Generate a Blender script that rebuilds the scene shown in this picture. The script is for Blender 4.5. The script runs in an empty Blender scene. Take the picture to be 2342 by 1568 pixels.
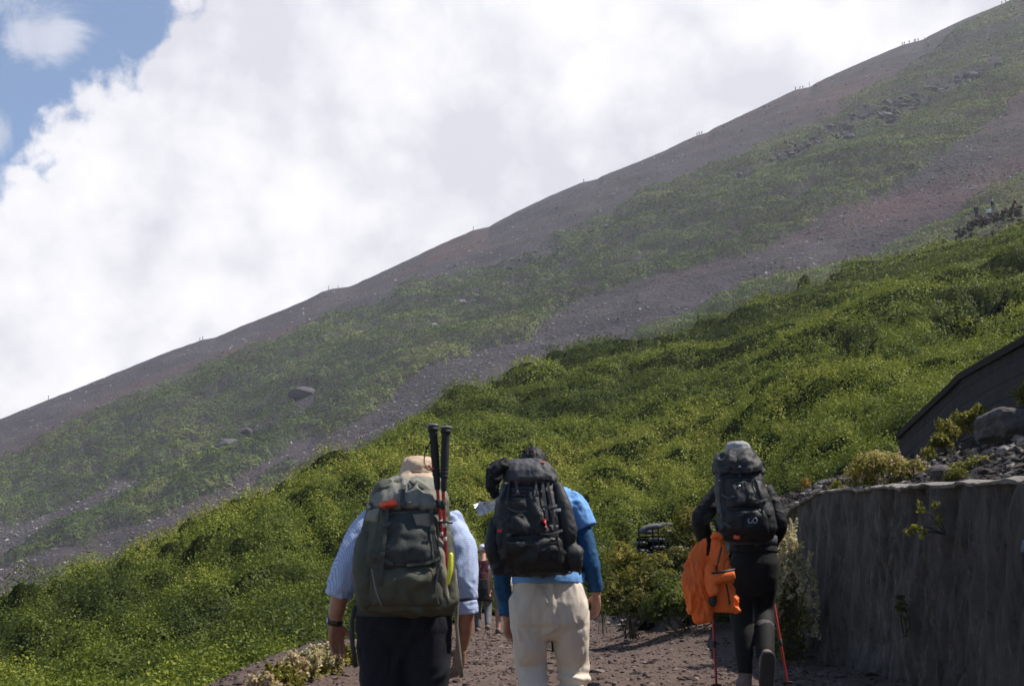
import bpy, math, random
import numpy as np
from mathutils import Vector, Matrix
random.seed(7)
RNG = np.random.default_rng(11)
S = bpy.context.scene
C = S.collection

# ------------------------------------------------------------------ camera, sky, sun, exposure
FP, CX, CY, YH = 50.0/36.0*2342, 1171.0, 784.0, 1400.0      # focal length and centre in units of a 2342 px wide frame
TILT = math.atan((YH-CY)/FP)
cam_d = bpy.data.cameras.new('camera')
cam_d.lens = 50; cam_d.sensor_width = 36; cam_d.clip_start = 0.1; cam_d.clip_end = 6000
cam_d.dof.use_dof = True; cam_d.dof.focus_distance = 70; cam_d.dof.aperture_fstop = 11
cam = bpy.data.objects.new('camera', cam_d); C.objects.link(cam)
cam.location = (0, 0, 0); cam.rotation_euler = (math.pi/2+TILT, 0, 0)
S.camera = cam
HAZE_D = 0.00020

SUN_EL, SUN_AZ = math.radians(56), math.radians(85)          # azimuth clockwise from +Y
SD = Vector((math.sin(SUN_AZ)*math.cos(SUN_EL), math.cos(SUN_AZ)*math.cos(SUN_EL), math.sin(SUN_EL)))
sl = bpy.data.lights.new('sun', 'SUN'); sl.energy = 5.0; sl.angle = math.radians(0.5); sl.color = (1.0, 0.95, 0.86)
sun = bpy.data.objects.new('sun', sl); C.objects.link(sun)
sun.rotation_euler = SD.to_track_quat('Z', 'Y').to_euler()
S.view_settings.view_transform = 'Standard'; S.view_settings.look = 'None'
S.view_settings.exposure = 0.55; S.view_settings.gamma = 1.0
S.cycles.use_denoising = True
S.cycles.max_bounces = 6; S.cycles.volume_bounces = 1; S.cycles.diffuse_bounces = 3
S.cycles.transparent_max_bounces = 8

def ray(px, py):
    dx = (px-CX)/FP; dy = (CY-py)/FP
    return np.array([dx, math.cos(TILT)-dy*math.sin(TILT), math.sin(TILT)+dy*math.cos(TILT)])
def U(px, py, Y):
    v = ray(px, py); return Vector(v*(Y/v[1]))
def UA(px, py, Y):
    dx = (px-CX)/FP; dy = (CY-py)/FP
    vy = math.cos(TILT)-dy*math.sin(TILT); vz = math.sin(TILT)+dy*math.cos(TILT)
    return np.stack([dx*Y/vy, Y+0*dx, vz*Y/vy], -1)

class NT:
    """small node-tree helper"""
    def __init__(s, nt): s.nt = nt; nt.nodes.clear()
    def n(s, typ, **kw):
        nd = s.nt.nodes.new(typ)
        for k, v in kw.items():
            if k.startswith('i_'):
                key = k[2:]; key = int(key) if key.isdigit() else key.replace('_', ' ')
                if hasattr(v, 'links') or hasattr(v, 'is_linked'): s.nt.links.new(v, nd.inputs[key])
                else: nd.inputs[key].default_value = v
            else: setattr(nd, k, v)
        return nd
    def l(s, a, b): s.nt.links.new(a, b)
    def math(s, op, a, b=None, c=None, clamp=False):
        nd = s.nt.nodes.new('ShaderNodeMath'); nd.operation = op; nd.use_clamp = clamp
        for i, v in enumerate((a, b, c)):
            if v is None: continue
            if hasattr(v, 'is_linked'): s.nt.links.new(v, nd.inputs[i])
            else: nd.inputs[i].default_value = v
        return nd.outputs[0]
    def noise(s, vec, scale, detail=4, rough=0.55, dist=0.0):
        nd = s.n('ShaderNodeTexNoise'); nd.inputs['Scale'].default_value = scale
        nd.inputs['Detail'].default_value = detail; nd.inputs['Roughness'].default_value = rough
        nd.inputs['Distortion'].default_value = dist
        if vec is not None: s.l(vec, nd.inputs['Vector'])
        return nd.outputs['Fac']
    def ramp(s, fac, stops):
        nd = s.n('ShaderNodeValToRGB'); e = nd.color_ramp.elements
        while len(e) < len(stops): e.new(0.5)
        for el, (p, c) in zip(e, stops):
            el.position = p; el.color = tuple(c)+(1,) if len(c) == 3 else c
        s.l(fac, nd.inputs[0]); return nd.outputs[0]
    def mix(s, f, a, b):
        nd = s.n('ShaderNodeMix', data_type='RGBA')
        for v, k in ((f, 0), (a, 6), (b, 7)):
            if hasattr(v, 'is_linked'): s.l(v, nd.inputs[k])
            else: nd.inputs[k].default_value = v if k == 0 else tuple(v)+(1,)
        return nd.outputs[2]

# world: physical sky seen through a break in bright cumulus cloud
world = bpy.data.worlds.new('World'); S.world = world; world.use_nodes = True
t = NT(world.node_tree)
sky = t.n('ShaderNodeTexSky', sky_type='NISHITA', sun_disc=False)
sky.sun_elevation = SUN_EL; sky.sun_rotation = SUN_AZ; sky.altitude = 2300; sky.air_density = 1.0; sky.dust_density = 0.6
bg_sky = t.n('ShaderNodeBackground'); bg_sky.inputs[1].default_value = 0.102
hs = t.n('ShaderNodeHueSaturation'); hs.inputs['Saturation'].default_value = 1.12; t.l(sky.outputs[0], hs.inputs['Color']); t.l(hs.outputs[0], bg_sky.inputs[0])
tc = t.n('ShaderNodeTexCoord'); dirv = tc.outputs['Generated']
pa, pb = ray(-60, 345), ray(355, -40)
nrm = np.cross(pa, pb); nrm /= np.linalg.norm(nrm)
if nrm @ ray(1200, 500) < 0: nrm = -nrm
dot = t.n('ShaderNodeVectorMath', operation='DOT_PRODUCT'); t.l(dirv, dot.inputs[0]); dot.inputs[1].default_value = tuple(nrm)
edge = t.math('MULTIPLY', dot.outputs['Value'], 1.0)
n1 = t.noise(dirv, 9.0, 12, 0.60, 0.15)
n2 = t.noise(dirv, 30.0, 8, 0.62)
e1 = t.math('ADD', edge, t.math('MULTIPLY', t.math('SUBTRACT', n1, 0.5), 0.085))
vo2 = t.n('ShaderNodeTexVoronoi', feature='F1'); vo2.inputs['Scale'].default_value = 24; vo2.inputs['Detail'].default_value = 2; vo2.inputs['Roughness'].default_value = .6; t.l(dirv, vo2.inputs['Vector'])
e2 = t.math('ADD', e1, t.math('MULTIPLY', t.math('SUBTRACT', n2, 0.5), 0.06)); e2 = t.math('ADD', e2, t.math('MULTIPLY', t.math('SUBTRACT', 0.45, vo2.outputs['Distance']), 0.030))
mr = t.n('ShaderNodeMapRange', interpolation_type='SMOOTHSTEP'); t.l(e2, mr.inputs[0])
mr.inputs[1].default_value = -0.006; mr.inputs[2].default_value = 0.012
# thin torn cloud at the left of the break
def blob(px, py, r):
    c = ray(px, py); c = c/np.linalg.norm(c)
    d = t.n('ShaderNodeVectorMath', operation='DISTANCE'); t.l(dirv, d.inputs[0]); d.inputs[1].default_value = tuple(c)
    m = t.n('ShaderNodeMapRange', interpolation_type='SMOOTHSTEP'); t.l(d.outputs['Value'], m.inputs[0])
    m.inputs[1].default_value = r; m.inputs[2].default_value = 0.0
    return m.outputs[0]
mp = t.n('ShaderNodeMapping'); mp.inputs['Scale'].default_value = (1.0, 1.0, 0.8); t.l(dirv, mp.inputs[0])
n3 = t.noise(mp.outputs[0], 14.0, 12, 0.64, 0.6)
w1 = t.math('ADD', t.math('MULTIPLY', blob(20, 0, 0.085), .8), t.math('MULTIPLY', blob(115, 110, 0.035), 0.9))
w1 = t.math('ADD', w1, t.math('MULTIPLY', blob(-20, 300, 0.03), 1.0))
w1 = t.math('ADD', w1, t.math('MULTIPLY', blob(860, -10, 0.02), 0.0))
wm = t.n('ShaderNodeMapRange', interpolation_type='SMOOTHSTEP'); t.l(t.math('ADD', t.math('MULTIPLY', w1, .55), t.math('MULTIPLY', t.math('SUBTRACT', n3, .5), 2.4)), wm.inputs[0])
wm.inputs[1].default_value = 0.22; wm.inputs[2].default_value = 0.75; wm.inputs[4].default_value = 0.62
mask = t.math('MAXIMUM', mr.outputs[0], wm.outputs[0])
# cloud dimmed overhead and behind the camera, added to weaken the fill light
sep = t.n('ShaderNodeSeparateXYZ'); t.l(dirv, sep.inputs[0])
# cloud brightness: big soft bodies, sharper billows, brighter rim at the break
b1 = t.noise(dirv, 5.0, 5, 0.5, 0.0); b2 = t.noise(dirv, 15.0, 12, 0.60, 0.12)
bb = t.math('ADD', t.math('MULTIPLY', b1, 0.55), t.math('MULTIPLY', b2, 0.45))
rim = t.n('ShaderNodeMapRange', interpolation_type='SMOOTHSTEP'); t.l(edge, rim.inputs[0])
rim.inputs[1].default_value = 0.25; rim.inputs[2].default_value = 0.0
vo = t.n('ShaderNodeTexVoronoi', feature='F1'); vo.inputs['Scale'].default_value = 13; vo.inputs['Detail'].default_value = 2; vo.inputs['Roughness'].default_value = .55
t.l(dirv, vo.inputs['Vector']); bb = t.math('ADD', bb, t.math('MULTIPLY', t.math('SUBTRACT', 0.42, vo.outputs['Distance']), 0.17))
bb = t.math('ADD', bb, t.math('MULTIPLY', rim.outputs[0], 0.05))
ccol = t.ramp(bb, [(0.34, (0.70, 0.69, 0.75)), (0.42, (0.84, 0.83, 0.87)), (0.48, (0.94, 0.92, 0.95)), (0.56, (1.03, 1.02, 1.03))])
bg_c = t.n('ShaderNodeBackground'); t.l(ccol, bg_c.inputs[0])
back = t.n('ShaderNodeMapRange'); t.l(sep.outputs[1], back.inputs[0])
back.inputs[1].default_value = 0.15; back.inputs[2].default_value = 0.68; back.inputs[3].default_value = 0.16; back.inputs[4].default_value = 0.74
t.l(back.outputs[0], bg_c.inputs[1])
mx = t.n('ShaderNodeMixShader'); t.l(mask, mx.inputs[0]); t.l(bg_sky.outputs[0], mx.inputs[1]); t.l(bg_c.outputs[0], mx.inputs[2])
wo = t.n('ShaderNodeOutputWorld'); t.l(mx.outputs[0], wo.inputs[0])

# ------------------------------------------------------------------ tags
def tag(o, label=None, cat=None, group=None, kind=None):
    for k, v in (('label', label), ('category', cat), ('group', group), ('kind', kind)):
        if v: o[k] = v
    return o
def empty(name, loc, label=None, cat=None, group=None):
    o = bpy.data.objects.new(name, None); C.objects.link(o); o.location = loc; o.empty_display_size = 0.2
    return tag(o, label, cat, group)

# ------------------------------------------------------------------ numpy noise
def _h(i, j, k, seed):
    n = (i.astype(np.int64)*374761393 + j.astype(np.int64)*668265263 + k.astype(np.int64)*2147483647 + seed*974634777) & 0xffffffff
    n = ((n ^ (n >> 13))*1274126177) & 0xffffffff
    n = ((n ^ (n >> 16))*2246822519) & 0xffffffff
    return ((n ^ (n >> 15)) & 0xffff)/65535.0
def vnoise(p, seed=0):
    f = np.floor(p); w = p-f; w = w*w*(3-2*w); i, j, k = f[..., 0], f[..., 1], f[..., 2]
    r = 0
    for a in (0, 1):
        for b in (0, 1):
            for c in (0, 1):
                wt = (w[..., 0] if a else 1-w[..., 0])*(w[..., 1] if b else 1-w[..., 1])*(w[..., 2] if c else 1-w[..., 2])
                r = r+wt*_h(i+a, j+b, k+c, seed)
    return r*2-1
def fbm(p, octv=4, seed=0, gain=0.5):
    p = np.asarray(p, float); a, s, r = 1.0, 0.0, 0
    for o in range(octv):
        r = r+a*vnoise(p*(2**o)+o*17.3, seed+o); s += a; a *= gain
    return r/s
def sstep(a, b, x):
    x = np.clip((x-a)/(b-a), 0, 1); return x*x*(3-2*x)

# ------------------------------------------------------------------ mesh building
def mesh_np(name, V, F, mat=None, parent=None, attrs=None, smooth=False, link=True):
    """F: (n,k) array of equal-size faces, or list of such arrays"""
    me = bpy.data.meshes.new(name)
    Fs = F if isinstance(F, list) else [F]
    Fs = [np.asarray(f, np.int32) for f in Fs if len(f)]
    V = np.asarray(V, np.float32)
    me.vertices.add(len(V)); me.vertices.foreach_set('co', V.ravel())
    li = np.concatenate([f.ravel() for f in Fs]); cnt = np.concatenate([np.full(len(f), f.shape[1]) for f in Fs])
    me.loops.add(len(li)); me.loops.foreach_set('vertex_index', li)
    st = np.concatenate([[0], np.cumsum(cnt)[:-1]]).astype(np.int32)
    me.polygons.add(len(cnt)); me.polygons.foreach_set('loop_start', st)
    me.polygons.foreach_set('use_smooth', np.full(len(cnt), smooth))
    me.update(calc_edges=True)
    for k, a in (attrs or {}).items():
        at = me.attributes.new(k, 'FLOAT', 'POINT'); at.data.foreach_set('value', np.asarray(a, np.float32))
    if mat: me.materials.append(mat)
    if not link: return me
    o = bpy.data.objects.new(name, me); C.objects.link(o)
    if parent is not None:
        o.parent = parent; me.transform(Matrix.Translation(-Vector(parent.location)))
        if parent.type != 'EMPTY' or any(abs(a) > 1e-6 for a in parent.rotation_euler): pass
    return o
def wloc(o):
    l = Vector(o.location)
    while o.parent is not None: o = o.parent; l = l+Vector(o.location)
    return l
def sub(name, V, F, mat, parent, **kw):
    """mesh given in world coordinates, parented to a thing or a part"""
    V = np.asarray(V, float)-np.array(wloc(parent))[None]
    o = mesh_np(name, V, F, mat, None, **kw); o.parent = parent
    return o
def grid_faces(nu, nv):
    a = np.arange(nu*nv).reshape(nu, nv)
    return np.stack([a[:-1, :-1], a[1:, :-1], a[1:, 1:], a[:-1, 1:]], -1).reshape(-1, 4)

class PR:
    """collects closed primitives (world coordinates)"""
    def __init__(s): s.V = []; s.F = []; s.n = 0
    def add(s, V, F):
        s.V.append(np.asarray(V, float))
        for f in (F if isinstance(F, list) else [F]): s.F.append(np.asarray(f, int)+s.n)
        s.n += len(V)
    def rings(s, R, cap=True):
        R = np.asarray(R, float); m, k, _ = R.shape
        V = R.reshape(-1, 3); F = []
        a = np.arange(m*k).reshape(m, k); b = np.roll(a, -1, 1)
        F.append(np.stack([a[:-1], b[:-1], b[1:], a[1:]], -1).reshape(-1, 4))
        if cap:
            V = np.vstack([V, R[0].mean(0), R[-1].mean(0)])
            F.append(np.stack([np.full(k, m*k), b[0], a[0]], -1)); F.append(np.stack([np.full(k, m*k+1), a[-1], b[-1]], -1))
        s.add(V, F)
    def chain(s, P, r, seg=12, flat=None, ref=None, round_ends=True):
        """tube through points P; r radii; flat = squash factor along ref direction"""
        P = [np.array(p, float) for p in P]; r = list(r) if hasattr(r, '__len__') else [r]*len(P)
        # catmull subdivision for smooth limbs
        Q, q = [], []
        for i in range(len(P)-1):
            p0 = P[max(i-1, 0)]; p1, p2 = P[i], P[i+1]; p3 = P[min(i+2, len(P)-1)]
            for u in ((0, .25, .5, .75) if len(P) > 2 else (0,)):
                Q.append(0.5*((2*p1)+(p2-p0)*u+(2*p0-5*p1+4*p2-p3)*u*u+(3*p1-p0-3*p2+p3)*u**3))
                w = u*u*(3-2*u); q.append(r[i]*(1-w)+r[i+1]*w)
        Q.append(P[-1]); q.append(r[-1])
        Q = np.array(Q); T = np.gradient(Q, axis=0); T /= np.linalg.norm(T, axis=1)[:, None]+1e-9
        if round_ends:
            d0, d1 = T[0], T[-1]
            Q = np.vstack([Q[0]-d0*q[0]*.85, Q[0]-d0*q[0]*.55, Q, Q[-1]+d1*q[-1]*.55, Q[-1]+d1*q[-1]*.85])
            q = [q[0]*.35, q[0]*.8]+q+[q[-1]*.8, q[-1]*.35]; T = np.vstack([d0, d0, T, d1, d1])
        n = np.array(ref if ref is not None else (0.0, 1.0, 0.0), float)
        if abs(n @ T[0]) > .95: n = np.array((1.0, 0, 0))
        R = []; th = np.linspace(0, 2*np.pi, seg, endpoint=False)
        for i in range(len(Q)):
            n = n-T[i]*(n @ T[i]); n /= np.linalg.norm(n); b = np.cross(T[i], n)
            fl = 1.0 if flat is None else flat
            R.append(Q[i]+np.outer(np.cos(th), n)*q[i]*fl+np.outer(np.sin(th), b)*q[i])
        s.rings(R)
    def ell(s, c, r, seg=16, ax=None, n=1.0):
        c = np.array(c, float); m = seg//2+1; R = []
        for i in range(1, m):
            ph = math.pi*i/m; th = np.linspace(0, 2*np.pi, seg, endpoint=False)
            R.append(np.stack([np.cos(th)*math.sin(ph), np.sin(th)*math.sin(ph), np.full(seg, -math.cos(ph))], -1))
        R = np.array(R)
        if n != 1.0: R = np.sign(R)*np.abs(R)**n
        R = R*np.array(r, float)
        if ax is not None: R = R @ np.array(ax, float)
        s.rings(R+c)
    def loft(s, secs, seg=28):
        """secs: (x, y, z, rx, ry, exponent) horizontal super-elliptic sections"""
        th = np.linspace(0, 2*np.pi, seg, endpoint=False); R = []
        for (x, y, z, rx, ry, e) in secs:
            c, n = np.cos(th), np.sin(th)
            R.append(np.stack([x+rx*np.sign(c)*np.abs(c)**(2/e), y+ry*np.sign(n)*np.abs(n)**(2/e), np.full(seg, z)], -1))
        s.rings(R)
    def box(s, c, h, rot=None, bev=0.0):
        c = np.array(c, float); h = np.array(h, float)
        v = np.array([[x, y, z] for x in (-1, 1) for y in (-1, 1) for z in (-1, 1)], float)
        if bev > 0:
            V = []
            for p in v:
                for a in range(3):
                    q = p*h; m = np.ones(3)*bev; m[a] = 0; V.append(q-p*m)
            V = np.array(V)
            idx = {tuple(p.astype(int)): i for i, p in enumerate(v)}
            import itertools
            bm = __import__('bmesh').new()
            for q in V: bm.verts.new(q)
            r = __import__('bmesh').ops.convex_hull(bm, input=bm.verts)
            bm.verts.index_update(); VV = np.array([x.co[:] for x in bm.verts])
            FF = [[x.index for x in f.verts] for f in bm.faces]; bm.free()
            if rot is not None: VV = VV @ np.array(rot, float)
            s.add(VV+c, np.array(FF)); return
        V = v*h
        if rot is not None: V = V @ np.array(rot, float)
        s.add(V+c, np.array([[0, 1, 3, 2], [4, 6, 7, 5], [0, 4, 5, 1], [2, 3, 7, 6], [0, 2, 6, 4], [1, 5, 7, 3]]))
    def ribbon(s, P, w, th, side, taper=None):
        """flat strap through points; side = width direction (vector or list)"""
        P = [np.array(p, float) for p in P]; T = np.gradient(np.array(P), axis=0); R = []
        for i, p in enumerate(P):
            tt = T[i]/(np.linalg.norm(T[i])+1e-9); sd = np.array(side[i] if isinstance(side, list) else side, float)
            sd = sd-tt*(sd @ tt); sd /= np.linalg.norm(sd)+1e-9; nn = np.cross(tt, sd)
            ww = w*(taper[i] if taper else 1)/2; h = th/2
            R.append([p-sd*ww-nn*h, p+sd*ww-nn*h, p+sd*ww+nn*h, p-sd*ww+nn*h])
        s.rings(R)
    def raw(s): return np.vstack(s.V), s.byk()
    def byk(s):
        d = {}
        for f in s.F: d.setdefault(f.shape[1], []).append(f)
        return [np.vstack(v) for v in d.values()]
    def out(s, name, mat, parent=None, smooth=True, attrs=None):
        V, F = s.raw()
        if parent is None: return mesh_np(name, V, F, mat, smooth=smooth, attrs=attrs)
        return sub(name, V, F, mat, parent, smooth=smooth, attrs=attrs)
    def fused(s, name, mat, parent, vox=0.006, it=3, disp=None):
        """union of the primitives as one continuous skin, then optional wrinkle displacement"""
        V, F = s.raw()
        org = np.array(wloc(parent)) if parent is not None else np.zeros(3)
        me = mesh_np(name+'_src', V-org, F, None, link=False)
        tmp = bpy.data.objects.new('tmp', me); C.objects.link(tmp)
        md = tmp.modifiers.new('r', 'REMESH'); md.mode = 'VOXEL'; md.voxel_size = vox; md.use_smooth_shade = True
        ms = tmp.modifiers.new('s', 'SMOOTH'); ms.iterations = it; ms.factor = 0.5
        dg = bpy.context.evaluated_depsgraph_get()
        m2 = bpy.data.meshes.new_from_object(tmp.evaluated_get(dg))
        C.objects.unlink(tmp); bpy.data.objects.remove(tmp); bpy.data.meshes.remove(me)
        m2.name = name
        n = len(m2.vertices); co = np.empty(n*3, np.float32); m2.vertices.foreach_get('co', co); co = co.reshape(-1, 3)
        if disp is not None:
            no = np.empty(n*3, np.float32); m2.vertex_normals.foreach_get('vector', no); no = no.reshape(-1, 3)
            co = co+no*disp(co+org, no)[:, None]
            m2.vertices.foreach_set('co', co.astype(np.float32).ravel())
        m2.polygons.foreach_set('use_smooth', np.ones(len(m2.polygons), bool)); m2.update()
        m2.materials.clear(); m2.materials.append(mat)
        o = bpy.data.objects.new(name, m2); C.objects.link(o)
        if parent is not None: o.parent = parent
        return o

# ------------------------------------------------------------------ materials
MC = {}
def principled(name):
    m = bpy.data.materials.new(name); m.use_nodes = True; t = NT(m.node_tree)
    b = t.n('ShaderNodeBsdfPrincipled'); o = t.n('ShaderNodeOutputMaterial'); t.l(b.outputs[0], o.inputs[0])
    return m, t, b, o
def bump(t, b, h, strength, dist):
    bp = t.n('ShaderNodeBump'); bp.inputs['Strength'].default_value = strength; bp.inputs['Distance'].default_value = dist
    t.l(h, bp.inputs['Height']); t.l(bp.outputs[0], b.inputs['Normal'])
def cloth(name, col, rough=0.85, var=0.25, scale=9, weave=700, spec=0.3, sheen=0.0, bstr=0.35):
    if name in MC: return MC[name]
    m, t, b, o = principled(name)
    tc = t.n('ShaderNodeTexCoord').outputs['Object']
    n = t.noise(tc, scale, 5, 0.6); c1 = tuple(x*(1-var) for x in col); c2 = tuple(min(1, x*(1+var)) for x in col)
    t.l(t.ramp(n, [(0.3, c1), (0.7, c2)]), b.inputs['Base Color'])
    b.inputs['Roughness'].default_value = rough; b.inputs['Specular IOR Level'].default_value = spec
    if sheen: b.inputs['Sheen Weight'].default_value = sheen
    h = t.math('ADD', t.math('MULTIPLY', t.noise(tc, weave, 2, 0.5), 0.15), t.noise(tc, 45, 4, 0.6))
    bump(t, b, h, bstr, 0.006)
    MC[name] = m; return m
def plain(name, col, rough=0.5, metal=0.0, spec=0.5):
    if name in MC: return MC[name]
    m, t, b, o = principled(name)
    tc = t.n('ShaderNodeTexCoord').outputs['Object']
    n = t.noise(tc, 30, 4, 0.6)
    t.l(t.ramp(n, [(0.3, tuple(x*.85 for x in col)), (0.7, tuple(min(1, x*1.12) for x in col))]), b.inputs['Base Color'])
    b.inputs['Roughness'].default_value = rough; b.inputs['Metallic'].default_value = metal; b.inputs['Specular IOR Level'].default_value = spec
    MC[name] = m; return m
def foliage(name, stops, trans=0.35, rough=0.55):
    if name in MC: return MC[name]
    m, t, b, o = principled(name)
    at = t.n('ShaderNodeAttribute', attribute_name='tone')
    col = t.ramp(at.outputs['Fac'], stops)
    t.l(col, b.inputs['Base Color']); b.inputs['Roughness'].default_value = rough; b.inputs['Specular IOR Level'].default_value = 0.15
    tr = t.n('ShaderNodeBsdfTranslucent'); t.l(t.mix(0.35, col, (0.30, 0.34, 0.02)), tr.inputs[0])
    mx = t.n('ShaderNodeMixShader'); mx.inputs[0].default_value = trans
    t.l(b.outputs[0], mx.inputs[1]); t.l(tr.outputs[0], mx.inputs[2]); t.l(mx.outputs[0], o.inputs[0])
    MC[name] = m; return m
def skin_mat(name, col):
    if name in MC: return MC[name]
    m, t, b, o = principled(name)
    tc = t.n('ShaderNodeTexCoord').outputs['Object']
    n = t.noise(tc, 28, 4, 0.6)
    t.l(t.ramp(n, [(0.3, (col[0]*.85, col[1]*.72, col[2]*.7)), (0.7, (col[0]*1.1, col[1]*1.08, col[2]*1.05))]), b.inputs['Base Color'])
    b.inputs['Roughness'].default_value = 0.5; b.inputs['Subsurface Weight'].default_value = 0.12
    b.inputs['Subsurface Radius'].default_value = (0.012, 0.004, 0.002); b.inputs['Subsurface Scale'].default_value = 1
    bump(t, b, t.noise(tc, 220, 3, 0.6), 0.25, 0.002)
    MC[name] = m; return m
def check_mat():
    m, t, b, o = principled('checked_shirt_cloth')
    tc = t.n('ShaderNodeTexCoord').outputs['Object']; sp = t.n('ShaderNodeSeparateXYZ'); t.l(tc, sp.inputs[0])
    w = t.noise(tc, 7, 2, .5)
    def st(ax, f): return t.math('POWER', t.math('MULTIPLY', t.math('ADD', t.math('SINE', t.math('ADD', t.math('MULTIPLY', ax, f), t.math('MULTIPLY', w, 9.0))), 1.0), 0.5), 2.5)
    sx = t.math('ADD', sp.outputs[0], t.math('MULTIPLY', sp.outputs[1], 0.7))
    k = t.math('MAXIMUM', st(sx, 640.0), t.math('MULTIPLY', st(sp.outputs[2], 640.0), 0.8))
    t.l(t.mix(k, (0.52, 0.58, 0.73), (0.22, 0.29, 0.50)), b.inputs['Base Color'])
    b.inputs['Roughness'].default_value = 0.85; b.inputs['Specular IOR Level'].default_value = 0.2
    bump(t, b, t.noise(tc, 38, 5, 0.6), 0.4, 0.007)
    return m
def ground_mat(name, stops, scale, bscale, bdist, rough=0.95, red=None):
    m, t, b, o = principled(name)
    tc = t.n('ShaderNodeTexCoord').outputs['Object']
    n = t.math('ADD', t.math('MULTIPLY', t.noise(tc, scale, 8, 0.65), 0.6), t.math('MULTIPLY', t.noise(tc, scale*14, 5, 0.7), 0.4))
    col = t.ramp(n, stops)
    if red: col = t.mix(t.ramp(t.noise(tc, red[0], 4, 0.55, 0.5), [(0.50, (0, 0, 0)), (0.64, (1, 1, 1))]), col, red[1])
    t.l(col, b.inputs['Base Color']); b.inputs['Roughness'].default_value = rough; b.inputs['Specular IOR Level'].default_value = 0.15
    v = t.n('ShaderNodeTexVoronoi'); v.inputs['Scale'].default_value = bscale; t.l(tc, v.inputs['Vector'])
    h = t.math('ADD', t.noise(tc, bscale*.6, 6, 0.7), t.math('MULTIPLY', v.outputs['Distance'], 0.6))
    bump(t, b, h, 0.9, bdist)
    return m, t, b, col

# ------------------------------------------------------------------ foliage and rock scatter
def leaves(C0, N, s, tone, aspect=0.55):
    """one rhombic leaf per centre: returns V, F, tone"""
    n = len(C0); N = N/(np.linalg.norm(N, axis=1)[:, None]+1e-9)
    r = RNG.normal(size=(n, 3)); T = r-N*(r*N).sum(1)[:, None]; T /= np.linalg.norm(T, axis=1)[:, None]+1e-9
    B = np.cross(N, T); s = s[:, None]
    V = np.stack([C0-T*s*.5, C0+B*s*aspect*.5+T*s*.05, C0+T*s*.5-N*s*.12, C0-B*s*aspect*.5+T*s*.05], 1).reshape(-1, 3)
    return V, np.arange(4*n).reshape(-1, 4), np.repeat(tone, 4)
def bush_leaves(B, R, nl, ls, tone, flat=0.62, lump=0.35, up=None, jit=0.55, wide=1.0):
    """B centres (n,3), R radii, nl leaves per bush, ls leaf size per bush"""
    idx = np.repeat(np.arange(len(B)), nl); n = len(idx)
    d = RNG.normal(size=(n, 3)); d[:, 2] = np.abs(d[:, 2])*1.15-0.18; d /= np.linalg.norm(d, axis=1)[:, None]
    nz = fbm(d*2.2+B[idx]*3.7, 3, 5)
    rad = R[idx]*(0.94+lump*nz*1.6)*(1-0.30*RNG.random(n)**2)
    P = B[idx]+d*rad[:, None]*np.array([wide, 1, flat])
    N = d+RNG.normal(size=(n, 3))*jit*.6+np.array([0, 0, .25])
    tn = np.clip(tone[idx]+RNG.normal(size=n)*0.10+nz*0.12, 0, 1)
    return leaves(P, N, ls[idx]*(0.7+0.6*RNG.random(n)), tn)
def domes(x, y, cell, seed, asp=1.9, ang=2.2, jit=.85):
    """rounded crowns packed over the ground: height 0..1 and a random tone for the crown at each point"""
    c, s_ = math.cos(ang), math.sin(ang); wx = fbm(np.stack([x/cell*.5, y/cell*.5, 0*x], -1), 3, seed+40)*.55
    u = (x*c+y*s_)/(cell*asp)+wx; v = (-x*s_+y*c)/cell-wx*.7; fu, fv = np.floor(u), np.floor(v); best = np.zeros_like(x)-1; tone = np.zeros_like(x); z0 = np.zeros_like(x)
    for a in (-1, 0, 1):
        for b in (-1, 0, 1):
            cu, cv = fu+a, fv+b; px_ = cu+.5+jit*(_h(cu, cv, z0, seed)-.5); py_ = cv+.5+jit*(_h(cu, cv, z0, seed+1)-.5); r = .55+.45*_h(cu, cv, z0, seed+2)
            d2 = ((u-px_)**2+(v-py_)**2)/r**2; h = np.sqrt(np.clip(1-d2, 0, 1))*(.45+.55*_h(cu, cv, z0, seed+3))
            k = h > best; best = np.where(k, h, best); tone = np.where(k, _h(cu, cv, z0, seed+4), tone)
    return np.clip(best, 0, 1), tone
_t = (1+5**.5)/2
ICO = np.array([(-1, _t, 0), (1, _t, 0), (-1, -_t, 0), (1, -_t, 0), (0, -1, _t), (0, 1, _t), (0, -1, -_t), (0, 1, -_t), (_t, 0, -1), (_t, 0, 1), (-_t, 0, -1), (-_t, 0, 1)])
ICO = ICO/np.linalg.norm(ICO[0])
ICF = np.array([(0, 11, 5), (0, 5, 1), (0, 1, 7), (0, 7, 10), (0, 10, 11), (1, 5, 9), (5, 11, 4), (11, 10, 2), (10, 7, 6), (7, 1, 8), (3, 9, 4), (3, 4, 2), (3, 2, 6), (3, 6, 8), (3, 8, 9), (4, 9, 5), (2, 4, 11), (6, 2, 10), (8, 6, 7), (9, 8, 1)])
def stones(P, R, tone, flat=0.6):
    n = len(P); V = ICO[None]*(1+0.28*RNG.normal(size=(n, 12, 1))).clip(.5, 1.5)
    sc = np.stack([0.7+.7*RNG.random(n), 0.7+.5*RNG.random(n), flat*(.7+.6*RNG.random(n))], -1)
    a = RNG.random(n)*6.28; c, s = np.cos(a), np.sin(a)
    V = V*sc[:, None]; V = np.stack([V[..., 0]*c[:, None]-V[..., 1]*s[:, None], V[..., 0]*s[:, None]+V[..., 1]*c[:, None], V[..., 2]], -1)
    V = V*R[:, None, None]+P[:, None]
    return V.reshape(-1, 3), (ICF[None]+12*np.arange(n)[:, None, None]).reshape(-1, 3), np.repeat(tone, 12)
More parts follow.
